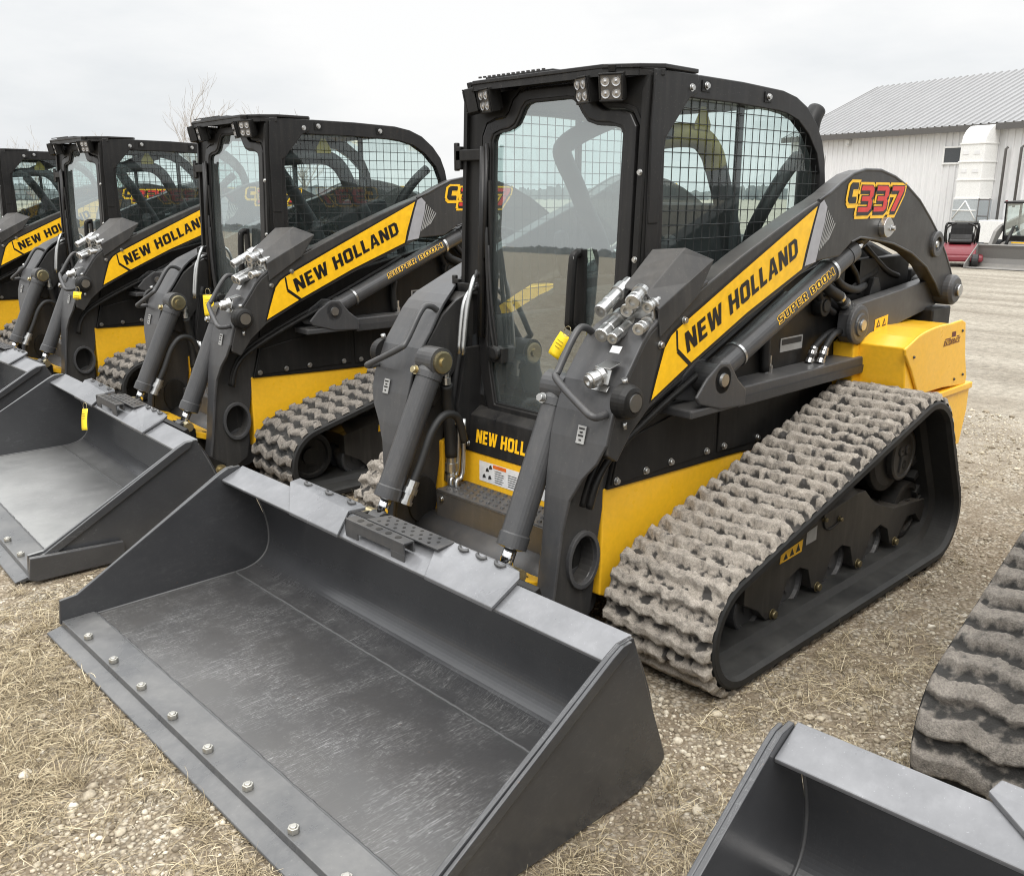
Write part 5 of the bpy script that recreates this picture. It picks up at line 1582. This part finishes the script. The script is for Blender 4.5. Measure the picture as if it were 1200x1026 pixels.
def straw_mat():
    m, nt, b, out = new_mat('dry_straw')
    at = N(nt, 'ShaderNodeAttribute', attribute_name='mud')
    r = ramp(nt, at.outputs['Fac'], [(0.0, (0.09, 0.068, 0.042)), (0.4, (0.28, 0.22, 0.13)), (0.75, (0.48, 0.395, 0.25)), (1.0, (0.66, 0.575, 0.40))])
    nt.links.new(r.outputs[0], b.inputs['Base Color']); b.inputs['Roughness'].default_value = 0.7
    return m
def build_straw():
    # clumps
    cx = rng.uniform(-6.5, .45, 9000); cy = rng.uniform(-1.8, 2.6, 9000)
    cx[:4200] = rng.uniform(-1.1, .35, 4200); cy[:4200] = rng.uniform(-1.4, 1.7, 4200)
    cx[4200:5600] = rng.uniform(-3.2, -.3, 1400); cy[4200:5600] = rng.uniform(1.05, 1.75, 1400)
    dens = np.clip(.42 + .75 * patchy(cx + 2.2, cy * 1.1 + .8), .03, 1)
    dens *= np.where(cx > -1.4, 1.0, np.where(cy > .95, .42, .35)) * np.where(cx < -4.3, .25, 1)
    edge = blocked(cx, cy, .07) & ~blocked(cx, cy, .0)      # tufts sheltered against the steel
    dens = np.where(edge, np.maximum(dens, .75), dens)
    k = (rng.uniform(0, 1, cx.size) < dens) & ~blocked(cx, cy, .015)
    cx, cy = cx[k], cy[k]; edge = edge[k]
    nb = rng.integers(14, 44, cx.size)
    up = np.where(rng.uniform(0, 1, cx.size) < np.where(edge, .42, .26), rng.uniform(.5, 1.1, cx.size), rng.uniform(.04, .30, cx.size))
    ci = np.repeat(np.arange(cx.size), nb); q = len(ci)
    sp = np.where(up[ci] > .5, .018, .050)
    x0 = cx[ci] + rng.normal(0, 1, q) * sp; y0 = cy[ci] + rng.normal(0, 1, q) * sp
    L = rng.uniform(.02, .10, q) * np.where(up[ci] > .5, 1.0, 1.15)
    az = rng.uniform(0, 2 * pi, q); bend = rng.normal(0, 1.3, q)
    el = np.clip(up[ci] * rng.uniform(.5, 1.3, q), .02, 1.35)
    w = rng.uniform(.0005, .0012, q)
    S = 5; P = np.zeros((q, S, 3)); P[:, 0, 0] = x0; P[:, 0, 1] = y0; P[:, 0, 2] = gh(x0, y0) + rng.uniform(0, .012, q)
    a = az.copy(); e = el.copy()
    for i in range(1, S):
        st = L / (S - 1)
        P[:, i, 0] = P[:, i - 1, 0] + np.cos(a) * np.cos(e) * st; P[:, i, 1] = P[:, i - 1, 1] + np.sin(a) * np.cos(e) * st
        P[:, i, 2] = np.maximum(P[:, i - 1, 2] + np.sin(e) * st, gh(P[:, i, 0], P[:, i, 1]) + .001)
        a += bend / S; e -= rng.uniform(.05, .4, q)
    ok = ~(blocked(P[:, -1, 0], P[:, -1, 1], .0) & (P[:, -1, 2] > .004))
    P = P[ok]; q = len(P); w = w[ok]; az = az[ok]
    side = np.stack([-np.sin(az), np.cos(az), np.zeros(q)], -1)
    tw = rng.uniform(-.8, .8, q); side[:, 2] = tw; side /= np.linalg.norm(side, axis=1)[:, None]
    taper = np.array([1, 1, .9, .7, .25])
    A = P + side[:, None, :] * (w[:, None] * taper)[..., None]; B = P - side[:, None, :] * (w[:, None] * taper)[..., None]
    V = np.stack([A, B], 2).reshape(-1, 3)
    base = (np.arange(q) * S * 2)[:, None, None]
    fi = np.array([[2 * i, 2 * i + 1, 2 * i + 3, 2 * i + 2] for i in range(S - 1)])[None]
    F = (base + fi).reshape(-1, 4)
    ob = np_mesh('dry_grass', V, F, straw_mat(), np.repeat(np.clip(rng.normal(.50, .30, q), 0, 1), S * 2), False)
    tag(ob, kind='stuff'); ob['label'] = 'matted dry straw coloured grass around the loader buckets'; ob['category'] = 'grass'
    print('straw blades', q)
build_straw()

# ------------------------------------------------------------------ the row of loaders
GROUP = 'compact track loaders parked side by side in a row'
main = build_loader('mud', False, 11)
OFF[0] = ROOT.copy()
tag(main, 'nearest whole yellow and charcoal track loader with mud caked on both tracks', 'track loader', GROUP)

clean = {s: tread_mesh('clean', 50 + s, s).build('tread', M['tread'], None, auto=False) for s in (1, -1)}
chevron = {s: tread_mesh('bars', 80 + s, s).build('tread', M['tread'], None, auto=False) for s in (1, -1)}
shoe_parts = {}
for s in (1, -1):
    p = MB(s); p.xz([(-.95, .022), (-.965, .12), (-1.36, .10), (-1.36, .008), (-.98, .008)], 1.1172, 1.145)
    shoe_parts[s] = p.build('wear_shoe', M['bucket'], None, .004)
OFF[0] = Vector((0, 0, 0))
dusty_cache = {}
def restyle(root, treads, dusty):
    for ch in root.children:
        if ch.name.startswith('rubber_track'):
            for sub in ch.children:
                if sub.name.startswith('tread'):
                    s = 1 if sub.data.vertices[0].co.y > 0 else -1
                    sub.data = treads[s].data
        if dusty and ch.name.split('.')[0] == 'bucket':
            for o in [ch] + list(ch.children):
                if o.data.materials and o.data.materials[0].name.startswith('bucket_paint'):
                    key = o.data.name
                    if key not in dusty_cache:
                        d = o.data.copy(); d.materials[0] = M['bucket_dusty']; dusty_cache[key] = d
                    o.data = dusty_cache[key]
            for s in (1, -1):
                c = shoe_parts[s].copy(); C.objects.link(c); c.parent = ch
specs = [((-.106, -2.66), -2.84, 'second loader in the row, its dusty bucket carrying a yellow tag', clean, True),
         ((-.154, -5.351), 0.9, 'third loader in the row, with a yellow tag hanging on its coupler bracket', clean, True),
         ((-.17, -7.98), 0.0, 'farthest loader at the left edge of the picture, mostly hidden by the third one', clean, True),
         ((0, 2.62), 3.0, 'loader at the right edge with only its bucket corner and front track in view', chevron, False)]
copies = []
for (dx, dy), rz, lab, tr, du in specs:
    c = copy_tree(main)
    c.location = ROOT + Vector((dx, dy, 0)); c.rotation_euler = (0, 0, radians(rz))
    tag(c, lab, 'track loader', GROUP)
    restyle(c, tr, du)
    copies.append(c)
OFF[0] = ROOT.copy()
q = MB(); q.tube([(-2.70, .37, 1.8415), (-2.84, .38, 1.8555), (-2.96, .38, 1.8505), (-3.04, .38, 1.80), (-3.07, .38, 1.75)], .0435, 12, 0, 4); q.build('bar_reflection_tint', bpy.data.materials['olive_sticker_and_reflection'], [o for o in main.children if o.name.startswith('cab_frame')][0])  # added sleeve: yellowish reflection on the lap bar put into its colour
e = MB(); e.tube([(-3.90, .30, 1.40), (-3.90, .30, 1.86), (-3.91, .30, 1.96), (-3.945, .30, 2.01)], .040, 18, 0, 4); e.build('exhaust_pipe', M['black'], main)
OFF[0] = Vector((0, 0, 0))
for d in (clean, chevron, shoe_parts):
    for o in d.values(): bpy.data.objects.remove(o)

# ------------------------------------------------------------------ yellow tags
def make_tag(name, loc, w, h, rot, label, ring=True):
    t = empty(name, loc); t.rotation_euler = rot
    tag(t, label, 'tag', 'yellow tags hung on the loaders')
    b = MB(); n = 8
    vs = []
    for i in range(n + 1):
        z = -.035 - h * i / n; bend = .010 * sin(i / n * 2.2)
        vs += [(bend, -w / 2, z), (bend, w / 2, z), (bend + .001, -w / 2, z), (bend + .001, w / 2, z)]
    fs = []
    for i in range(n):
        a = i * 4; c = a + 4
        fs += [(a, a + 1, c + 1, c), (a + 2, c + 2, c + 3, a + 3), (a, c, c + 2, a + 2), (a + 1, a + 3, c + 3, c + 1)]
    fs += [(0, 2, 3, 1), (n * 4, n * 4 + 1, n * 4 + 3, n * 4 + 2)]
    b.add(vs, fs, 0, True); b.build('card', M['tag'], t)
    k = MB(); k.tube([(.002, .014 * sin(a), -.02 + .020 * cos(a)) for a in np.linspace(0, 2 * pi, 15)], .0013, 5); k.build('ring', M['gold'], t)
    if ring:
        p = MB()
        for i, (z, ww) in enumerate(((-.062, .3), (-.075, .32), (-.088, .22))):
            p.add([(.014, -w * ww, z), (.014, w * ww, z), (.0135, w * ww, z - .003), (.0135, -w * ww, z - .003)], [(0, 1, 2, 3)])
        p.build('handwriting', plain('tag_ink', (.25, .17, .01), .6), t)
    return t
make_tag('key_tag', (-2.455, .205, 1.178), .050, .095, (radians(-28), radians(-4), radians(12)), 'yellow key tag hanging below the door handle of the nearest whole loader')

make_tag('key_tag', (-2.30, -2.416, 1.138), .062, .115, (radians(4), radians(-3), radians(40)), 'square yellow tag hanging at the front of the second loader')
make_tag('key_tag', (-2.25, -4.36, 1.012), .06, .05, (radians(-5), radians(-3), radians(42)), 'small yellow tag hanging on the coupler side of the third loader')
make_tag('key_tag', (-1.70, -2.80, .515), .045, .12, (radians(8), radians(-12), radians(20)), 'yellow tag tied to the top lip of the second loader bucket')

# ------------------------------------------------------------------ steel building behind
def corrugated(name, n1, col, sx):
    m, nt, b, out = new_mat(name)
    tc = N(nt, 'ShaderNodeTexCoord')
    mp = N(nt, 'ShaderNodeMapping'); mp.inputs['Scale'].default_value = (sx, .35, .35); nt.links.new(tc.outputs['Object'], mp.inputs['Vector'])
    n = N(nt, 'ShaderNodeTexNoise', i_Scale=2.5, i_Detail=7.0, i_Roughness=0.65); nt.links.new(mp.outputs[0], n.inputs['Vector'])
    r = ramp(nt, n.outputs[0], [(0.3, tuple(c * .86 for c in col)), (0.7, col)])
    nt.links.new(r.outputs[0], b.inputs['Base Color']); b.inputs['Roughness'].default_value = 0.5; b.inputs['Metallic'].default_value = 0.15
    return m
M['wall'] = corrugated('wall_sheet', 4, (0.80, 0.80, 0.80), 3.0)
M['roof'] = corrugated('roof_sheet', 3, (0.30, 0.30, 0.30), 3.0)
M['trim'] = plain('dark_trim', (0.10, 0.095, 0.09), 0.5)
M['pane'] = plain('window_pane', (0.06, 0.065, 0.07), 0.15)
M['duct'] = plain('white_duct', (0.78, 0.78, 0.76), 0.4)
M['galv'] = plain('galvanised', (0.50, 0.54, 0.56), 0.35, 0.6)
BR = empty('steel_building', (-36.47, -17.28, 0)); BR.rotation_euler = (0, 0, atan2(.968, .251))
tag(BR, 'pale grey corrugated steel building with a low pitched roof behind the loaders', 'building')
X0, X1, DEP, ZE, SL = -1.75, 34.0, 10.6, 4.0, .42
w_ = MB()
def ribbed(n0, n1, pitch, rib, h):
    pts = []
    x = n0
    while x < n1 - pitch:
        pts += [(x, 0), (x + pitch - rib * 2, 0), (x + pitch - rib * 1.6, h), (x + pitch - rib * .4, h)]
        x += pitch
    pts += [(n1, 0)]
    return pts
line = ribbed(X0, X1, .26, .045, .035)
vs = []
for x, h in line: vs += [(x, -h, 0), (x, -h, ZE)]
w_.add(vs, [(2 * i, 2 * i + 1, 2 * i + 3, 2 * i + 2) for i in range(len(line) - 1)])
RZ = ZE + SL * DEP / 2
for x in (X0, X1):
    w_.add([(x, 0, 0), (x, DEP, 0), (x, DEP, ZE), (x, DEP / 2, RZ), (x, 0, ZE)], [(0, 1, 2, 3, 4)])
w_.add([(X0, DEP, 0), (X1, DEP, 0), (X1, DEP, ZE), (X0, DEP, ZE)], [(0, 1, 2, 3)])
w_.build('wall', M['wall'], BR)
r_ = MB()
lr = ribbed(X0 - .25, X1 + .25, .30, .05, .05)
for sgn in (0, 1):
    vs = []
    for x, h in lr:
        ye, yr = (-.30, DEP / 2) if sgn == 0 else (DEP + .30, DEP / 2)
        vs += [(x, ye, ZE - SL * .30 + .06 + h), (x, yr, RZ + .06 + h)]
    r_.add(vs, [(2 * i, 2 * i + 1, 2 * i + 3, 2 * i + 2) for i in range(len(lr) - 1)])
r_.build('roof', M['roof'], BR)
t_ = MB()
t_.box(X0 - .25, X1 + .25, -.36, -.30, ZE - .27, ZE - .055)
t_.build('gutter', M['trim'], BR)
t_ = MB()
t_.tube([(X0 - .22, -.30, ZE - .10), (X0 - .22, DEP / 2, RZ + .03)], .05, 6); t_.build('rake_trim', M['trim'], BR)
for x0, x1, z0, z1 in ((5.80, 6.80, 2.72, 3.22), (-.62, .16, 2.63, 3.11)):
    f = MB()
    f.yz([], 0, 0) if False else None
    f.prism([(x0 - .06, z0 - .06), (x1 + .06, z0 - .06), (x1 + .06, z1 + .06), (x0 - .06, z1 + .06)], lambda a, b, t: (a, t, b), -.07, -.035, [[(x0, z0), (x1, z0), (x1, z1), (x0, z1)]])
    fo = f.build('window', M['duct'], BR)
    p = MB(); p.add([(x0, -.045, z0), (x1, -.045, z0), (x1, -.045, z1), (x0, -.045, z1)], [(0, 1, 2, 3)]); p.build('pane', M['pane'], fo)
l = MB(); l.box(1.33, 1.49, -.16, -.035, 3.56, 3.72); l.lathe((1.41, -.12, 3.56), (0, -.2, -1), [(0, .06), (.07, .09), (.08, .001)], 12); l.build('wall_lamp', M['duct'], BR, .01)

DR = empty('exhaust_duct', (0, 0, 0)); DR.parent = None
loc = BR.matrix_basis @ Vector((7.42, -.05, 0))
DR.location = loc; DR.rotation_euler = BR.rotation_euler
tag(DR, 'tall white square ventilation duct with a curved top against the steel building', 'duct')
d_ = MB()
prof = [(-.02, 3.95), (-.20, 3.94), (-.42, 3.86), (-.60, 3.72), (-.72, 3.52), (-.76, 3.30), (-.76, 1.45), (-.02, 1.45)]
d_.prism(prof, lambda a, b, t: (t, a, b), -.45, .45)
db = d_.build('duct_body', M['duct'], DR, .02)
for z in (3.3, 2.7, 2.1, 1.48):
    s_ = MB(); s_.box(-.475, .475, -.785, -.0, z - .025, z + .025); s_.build('seam_flange', M['duct'], DR, .005)
for z in (3.0, 2.4):
    for x in (-.22, .2):
        s_ = MB(); s_.box(x - .11, x + .11, -.772, -.758, z - .06, z + .06); s_.build('access_plate', M['wall'], DR)
g_ = MB(); g_.box(-.47, .47, -.78, -.02, .72, 1.44); g_.build('galvanised_section', M['galv'], DR, .01)
for a, b_ in (((-.45, .78), (0, 1.40)), ((.45, .78), (0, 1.40)), ((-.45, 1.08), (.45, 1.08))):
    s_ = MB(); s_.tube([(a[0], -.79, a[1]), (b_[0], -.79, b_[1])], .022, 6); s_.build('brace', M['duct'], DR)
g_ = MB(); g_.box(.75, 1.62, -1.02, -.12, .02, .78); g_.box(-.40, .40, -.70, -.06, .0, .72); g_.build('filter_box', M['duct'], DR, .03)
for x, z0, z1 in ((.80, .5, 3.1), (1.35, 1.2, 3.12)):
    s_ = MB(); s_.tube([(x, -.12, z0), (x, -.12, z1), (x + .06, -.09, z1 + .06)], .045, 8); s_.build('conduit_pipe', M['trim'], DR)
s_ = MB()
for x in (.55, .95):
    s_.tube([(x, -.85, .02), (x, -.85, 1.5)], .02, 6)
for z in (.9, 1.45): s_.tube([(.55, -.85, z), (.95, -.85, z)], .02, 6)
s_.build('support_frame', M['trim'], DR)

# ------------------------------------------------------------------ red mower
M['red'] = paint('red_paint', (0.15, 0.006, 0.014), 0.4, 0.05)
MR = empty('riding_mower', (-23.0, -6.22, 0)); MR.rotation_euler = (0, 0, radians(20))
tag(MR, 'red zero turn riding mower parked in front of the steel building', 'mower')
b = MB(); b.xz(smooth_poly([(.55, .20), (.60, .34), (.30, .46), (-.10, .50), (-.62, .48), (-.70, .30), (-.6, .20)], 3), -.36, .36); b.build('body', M['red'], MR, .03)
b = MB(); b.xz([(.75, .12), (.72, .26), (.1, .28), (.0, .14)], -.52, .52); b.build('mower_deck', M['red'], MR, .04)
b = MB(); b.xz(smooth_poly([(.15, .50), (.15, .60), (-.22, .60), (-.30, .95), (-.40, .94), (-.36, .50)], 3), -.24, .24); b.build('seat', M['black'], MR, .03)
b = MB(); b.box(-.78, -.42, -.28, .28, .42, .74); b.build('engine', M['black'], MR, .04)
for s in (1, -1):
    b = MB(s); b.tube([(-.45, .36, .4), (-.50, .36, .88), (-.52, .34, .95)], .03, 8); b.build('roll_bar_post', M['black'], MR)
    b = MB(s); b.tube([(.05, .30, .5), (.12, .32, .85), (.20, .12, .98)], .018, 8, 0, 3); b.build('steering_lever', M['black'], MR)
    b = MB(s); b.lathe((-.45, .30, .26), (0, 1, 0), [(0, .20), (.02, .26), (.20, .26), (.22, .20), (.22, .12), (.19, .10), (.19, .001)], 20); b.build('rear_wheel', M['rubber'], MR)
    b = MB(s); b.lathe((.72, .28, .15), (0, 1, 0), [(0, .11), (.02, .15), (.13, .15), (.15, .11), (.15, .001)], 16); b.build('front_wheel', M['rubber'], MR)
b = MB(); b.tube([(-.52, -.34, .95), (-.52, .34, .95)], .03, 8); b.build('roll_bar', M['black'], MR)

# ------------------------------------------------------------------ older skid steer by the building
M['oldgray'] = paint('worn_gray_paint', (0.16, 0.155, 0.145), 0.6, 0.5, dustcol=(.34, .31, .27))
SR = empty('skid_steer', (-23.9, -4.93, 0))
tag(SR, 'old grey skid steer with a worn wide bucket parked by the steel building', 'skid steer')
b = MB(); b.xz([(.62, .30), (.62, .52), (.10, .62), (-1.0, .85), (-1.25, .80), (-1.25, .28)], -.50, .50); b.build('body', M['oldgray'], SR, .02)
b = MB()
b.xz([(.35, .60), (.42, 1.44), (-.62, 1.47), (-.66, .80)], .52, .56, [[(.27, .72), (.33, 1.36), (-.54, 1.39), (-.56, .88)]])
b.xz([(.35, .60), (.42, 1.44), (-.62, 1.47), (-.66, .80)], -.56, -.52, [[(.27, .72), (.33, 1.36), (-.54, 1.39), (-.56, .88)]])
b.xz([(.47, 1.43), (-.64, 1.46), (-.64, 1.50), (.47, 1.47)], -.58, .58)
b.box(.33, .39, -.52, .52, .58, .70)
cb = b.build('cab', M['black'], SR, .01)
g_ = MB(); g_.add([(.36, -.52, .70), (.36, .52, .70), (.41, .52, 1.42), (.41, -.52, 1.42)], [(0, 1, 2, 3)]); g_.build('windscreen', M['glass'], cb)
q = MB(); q.box(-.45, -.10, -.2, .2, .6, .8); q.box(-.48, -.38, -.2, .2, .8, 1.2); q.build('seat', M['seat'], cb, .03)
q = MB(); q.box(.52, .56, -.28, .28, .42, .56); q.build('front_label', M['decal_yellow'], SR, .005)
for s in (1, -1):
    b = MB(s); b.xz([(.95, .18), (1.02, .30), (.62, .80), (.35, .92), (-1.15, 1.18), (-1.30, 1.08), (-1.2, .95), (.25, .78), (.55, .55)], .60, .68); b.build('lift_arm', M['oldgray'], SR, .01)
    b = MB(s); b.cyl((.85, .30, .48), (.45, .30, .90), .035, 10); b.build('tilt_cylinder', M['black'], SR)
    for x in (.30, -.72):
        b = MB(s)
        b.lathe((x, .52, .30), (0, 1, 0), [(0, .22), (.02, .30), (.20, .30), (.22, .22), (.22, .14), (.18, .12), (.18, .001)], 22)
        b.build('wheel', M['rubber'], SR)
b = MB()
inn = [(1.82, .02), (1.15, .02), (1.04, .08), (1.00, .20), (1.06, .42), (1.10, .50)]
b.xz(inn + [(1.06, .52), (1.02, .43), (.965, .20), (1.01, .06), (1.14, -.0), (1.82, .005)], -.80, .80)
bo_ = b.build('bucket', M['oldgray'], SR, .004)
for s in (1, -1):
    b = MB(s); b.xz([(1.80, .0), (1.78, .10), (1.10, .52), (1.02, .43), (.965, .2), (1.01, .06), (1.14, 0)], .80, .825); b.build('side_plate', M['oldgray'], bo_, .004)
b = MB(); b.lathe((.40, -.55, 1.44), (0, 0, 1), [(0, .03), (.05, .03), (.06, .001)], 10); b.build('signal_lamp', M['red'], SR)

# ------------------------------------------------------------------ distance: trees, tree line, a wagon
M['bark'] = plain('hazed_bark', (0.42, 0.39, 0.36), 0.9)  # lightened: distance haze is put into the bark colour
def bare_tree(x, y, H, seed, label, spread=1.0):
    rn = random.Random(seed)
    t = empty('bare_tree', (x, y, 0)); tag(t, label, 'tree', 'bare trees beyond the row of loaders')
    tr = MB(); cr = MB()
    def grow(p, d, L, r, lev):
        pts = [p]; q = p; dd = d
        for k in range(4):
            dd = (dd + Vector((rn.uniform(-.13, .13), rn.uniform(-.13, .13), rn.uniform(-.03, .10)))).normalized()
            q = q + dd * (L / 4); pts.append(q)
        (tr if lev == 0 else cr).tube(pts, [r, r * .62], 6 if lev < 2 else 4, 0, 0, False)
        if lev >= 4: return
        n = (6, 4, 3, 3)[lev]
        for k in range(n):
            i = rn.choice((1, 2, 3, 4)) if lev else rn.choice((2, 3, 4))
            base = pts[i]
            az = rn.uniform(0, 2 * pi); lean = rn.uniform(.35, .8) * spread
            nd = (dd + Vector((cos(az) * lean, sin(az) * lean, rn.uniform(.0, .3)))).normalized()
            grow(base, nd, L * rn.uniform(.52, .72), max(.006, r * .46), lev + 1)
    grow(Vector((0, 0, 0)), Vector((0, 0, 1)), H * .45, H * .012, 0)
    tr.build('trunk', M['bark'], t, auto=False); cr.build('crown', M['bark'], t, auto=False)
for i, (x, y, H, lab) in enumerate((
        (-15.8, -39.6, 5.0, 'short bare tree at the far left, above the third loader cab'),
        (-19.0, -38.2, 6.6, 'tall pale bare tree left of the second loader cab'),
        (-20.4, -40.8, 5.8, 'slender bare tree just right of the tall pale one'),
        (-22.6, -36.8, 6.3, 'bare tree rising directly above the second loader roof'),
        (-24.6, -38.0, 5.4, 'bare tree on the right of the group above the second loader roof'),
        (-13.0, -41.5, 4.2, 'lowest bare tree, leftmost of the group'))):
    bare_tree(x, y, H, 31 + i, lab)
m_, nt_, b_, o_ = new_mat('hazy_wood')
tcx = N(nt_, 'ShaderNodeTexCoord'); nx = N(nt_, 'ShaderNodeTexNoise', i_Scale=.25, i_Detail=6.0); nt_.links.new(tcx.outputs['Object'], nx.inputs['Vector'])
nt_.links.new(ramp(nt_, nx.outputs[0], [(.35, (.17, .185, .195)), (.65, (.25, .26, .265))]).outputs[0], b_.inputs['Base Color']); b_.inputs['Roughness'].default_value = 1  # distance haze lightens the trees through their colour
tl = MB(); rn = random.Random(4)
for k in range(11000):
    a = rn.uniform(0, 2 * pi); D = rn.uniform(230, 300)  # full circle: the unseen half is added for door glass reflections
    cx, cy = D * cos(a), D * sin(a); hh = (2.2 + 1.8 * (.5 + .5 * sin(a * 23 + sin(a * 71)))) * rn.uniform(.25, 1.0) * (.55 if cos(a - radians(20)) > .2 else 1.0); ww = rn.uniform(.7, 1.9)
    pts = []
    for j in range(7):
        an = 2 * pi * j / 7; pts.append((cos(an) * ww * rn.uniform(.6, 1.1), hh * .55 + sin(an) * hh * .55 * rn.uniform(.7, 1.1)))
    ta = a + pi / 2 + rn.uniform(-.4, .4)
    tl.add([(cx + cos(ta) * p, cy + sin(ta) * p, max(0, z)) for p, z in pts], [tuple(range(7))])
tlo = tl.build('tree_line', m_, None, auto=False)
tag(tlo, 'hazy low tree line round the whole horizon, its unseen half added for glass reflections', 'tree line', kind='stuff')

WR = empty('farm_wagon', (-27.0, -34.5, 0)); WR.rotation_euler = (0, 0, radians(60))
tag(WR, 'small red and yellow farm wagon far off, seen through the cab windows', 'wagon')
b = MB(); b.xz([(-1.2, .75), (1.2, .75), (1.6, 1.75), (-1.6, 1.75)], -.9, .9); b.build('hopper', M['red'], WR, .03)
b = MB(); b.xz([(1.62, .75), (2.3, .75), (2.3, 1.6), (1.7, 1.6)], -.8, .8); b.build('hitch_box', M['yellow'], WR, .03)
for s in (1, -1):
    for x in (-.9, .9):
        b = MB(s); b.lathe((x, .75, .38), (0, 1, 0), [(0, .30), (.03, .38), (.2, .38), (.23, .28), (.23, .001)], 18); b.build('wheel', M['rubber'], WR)
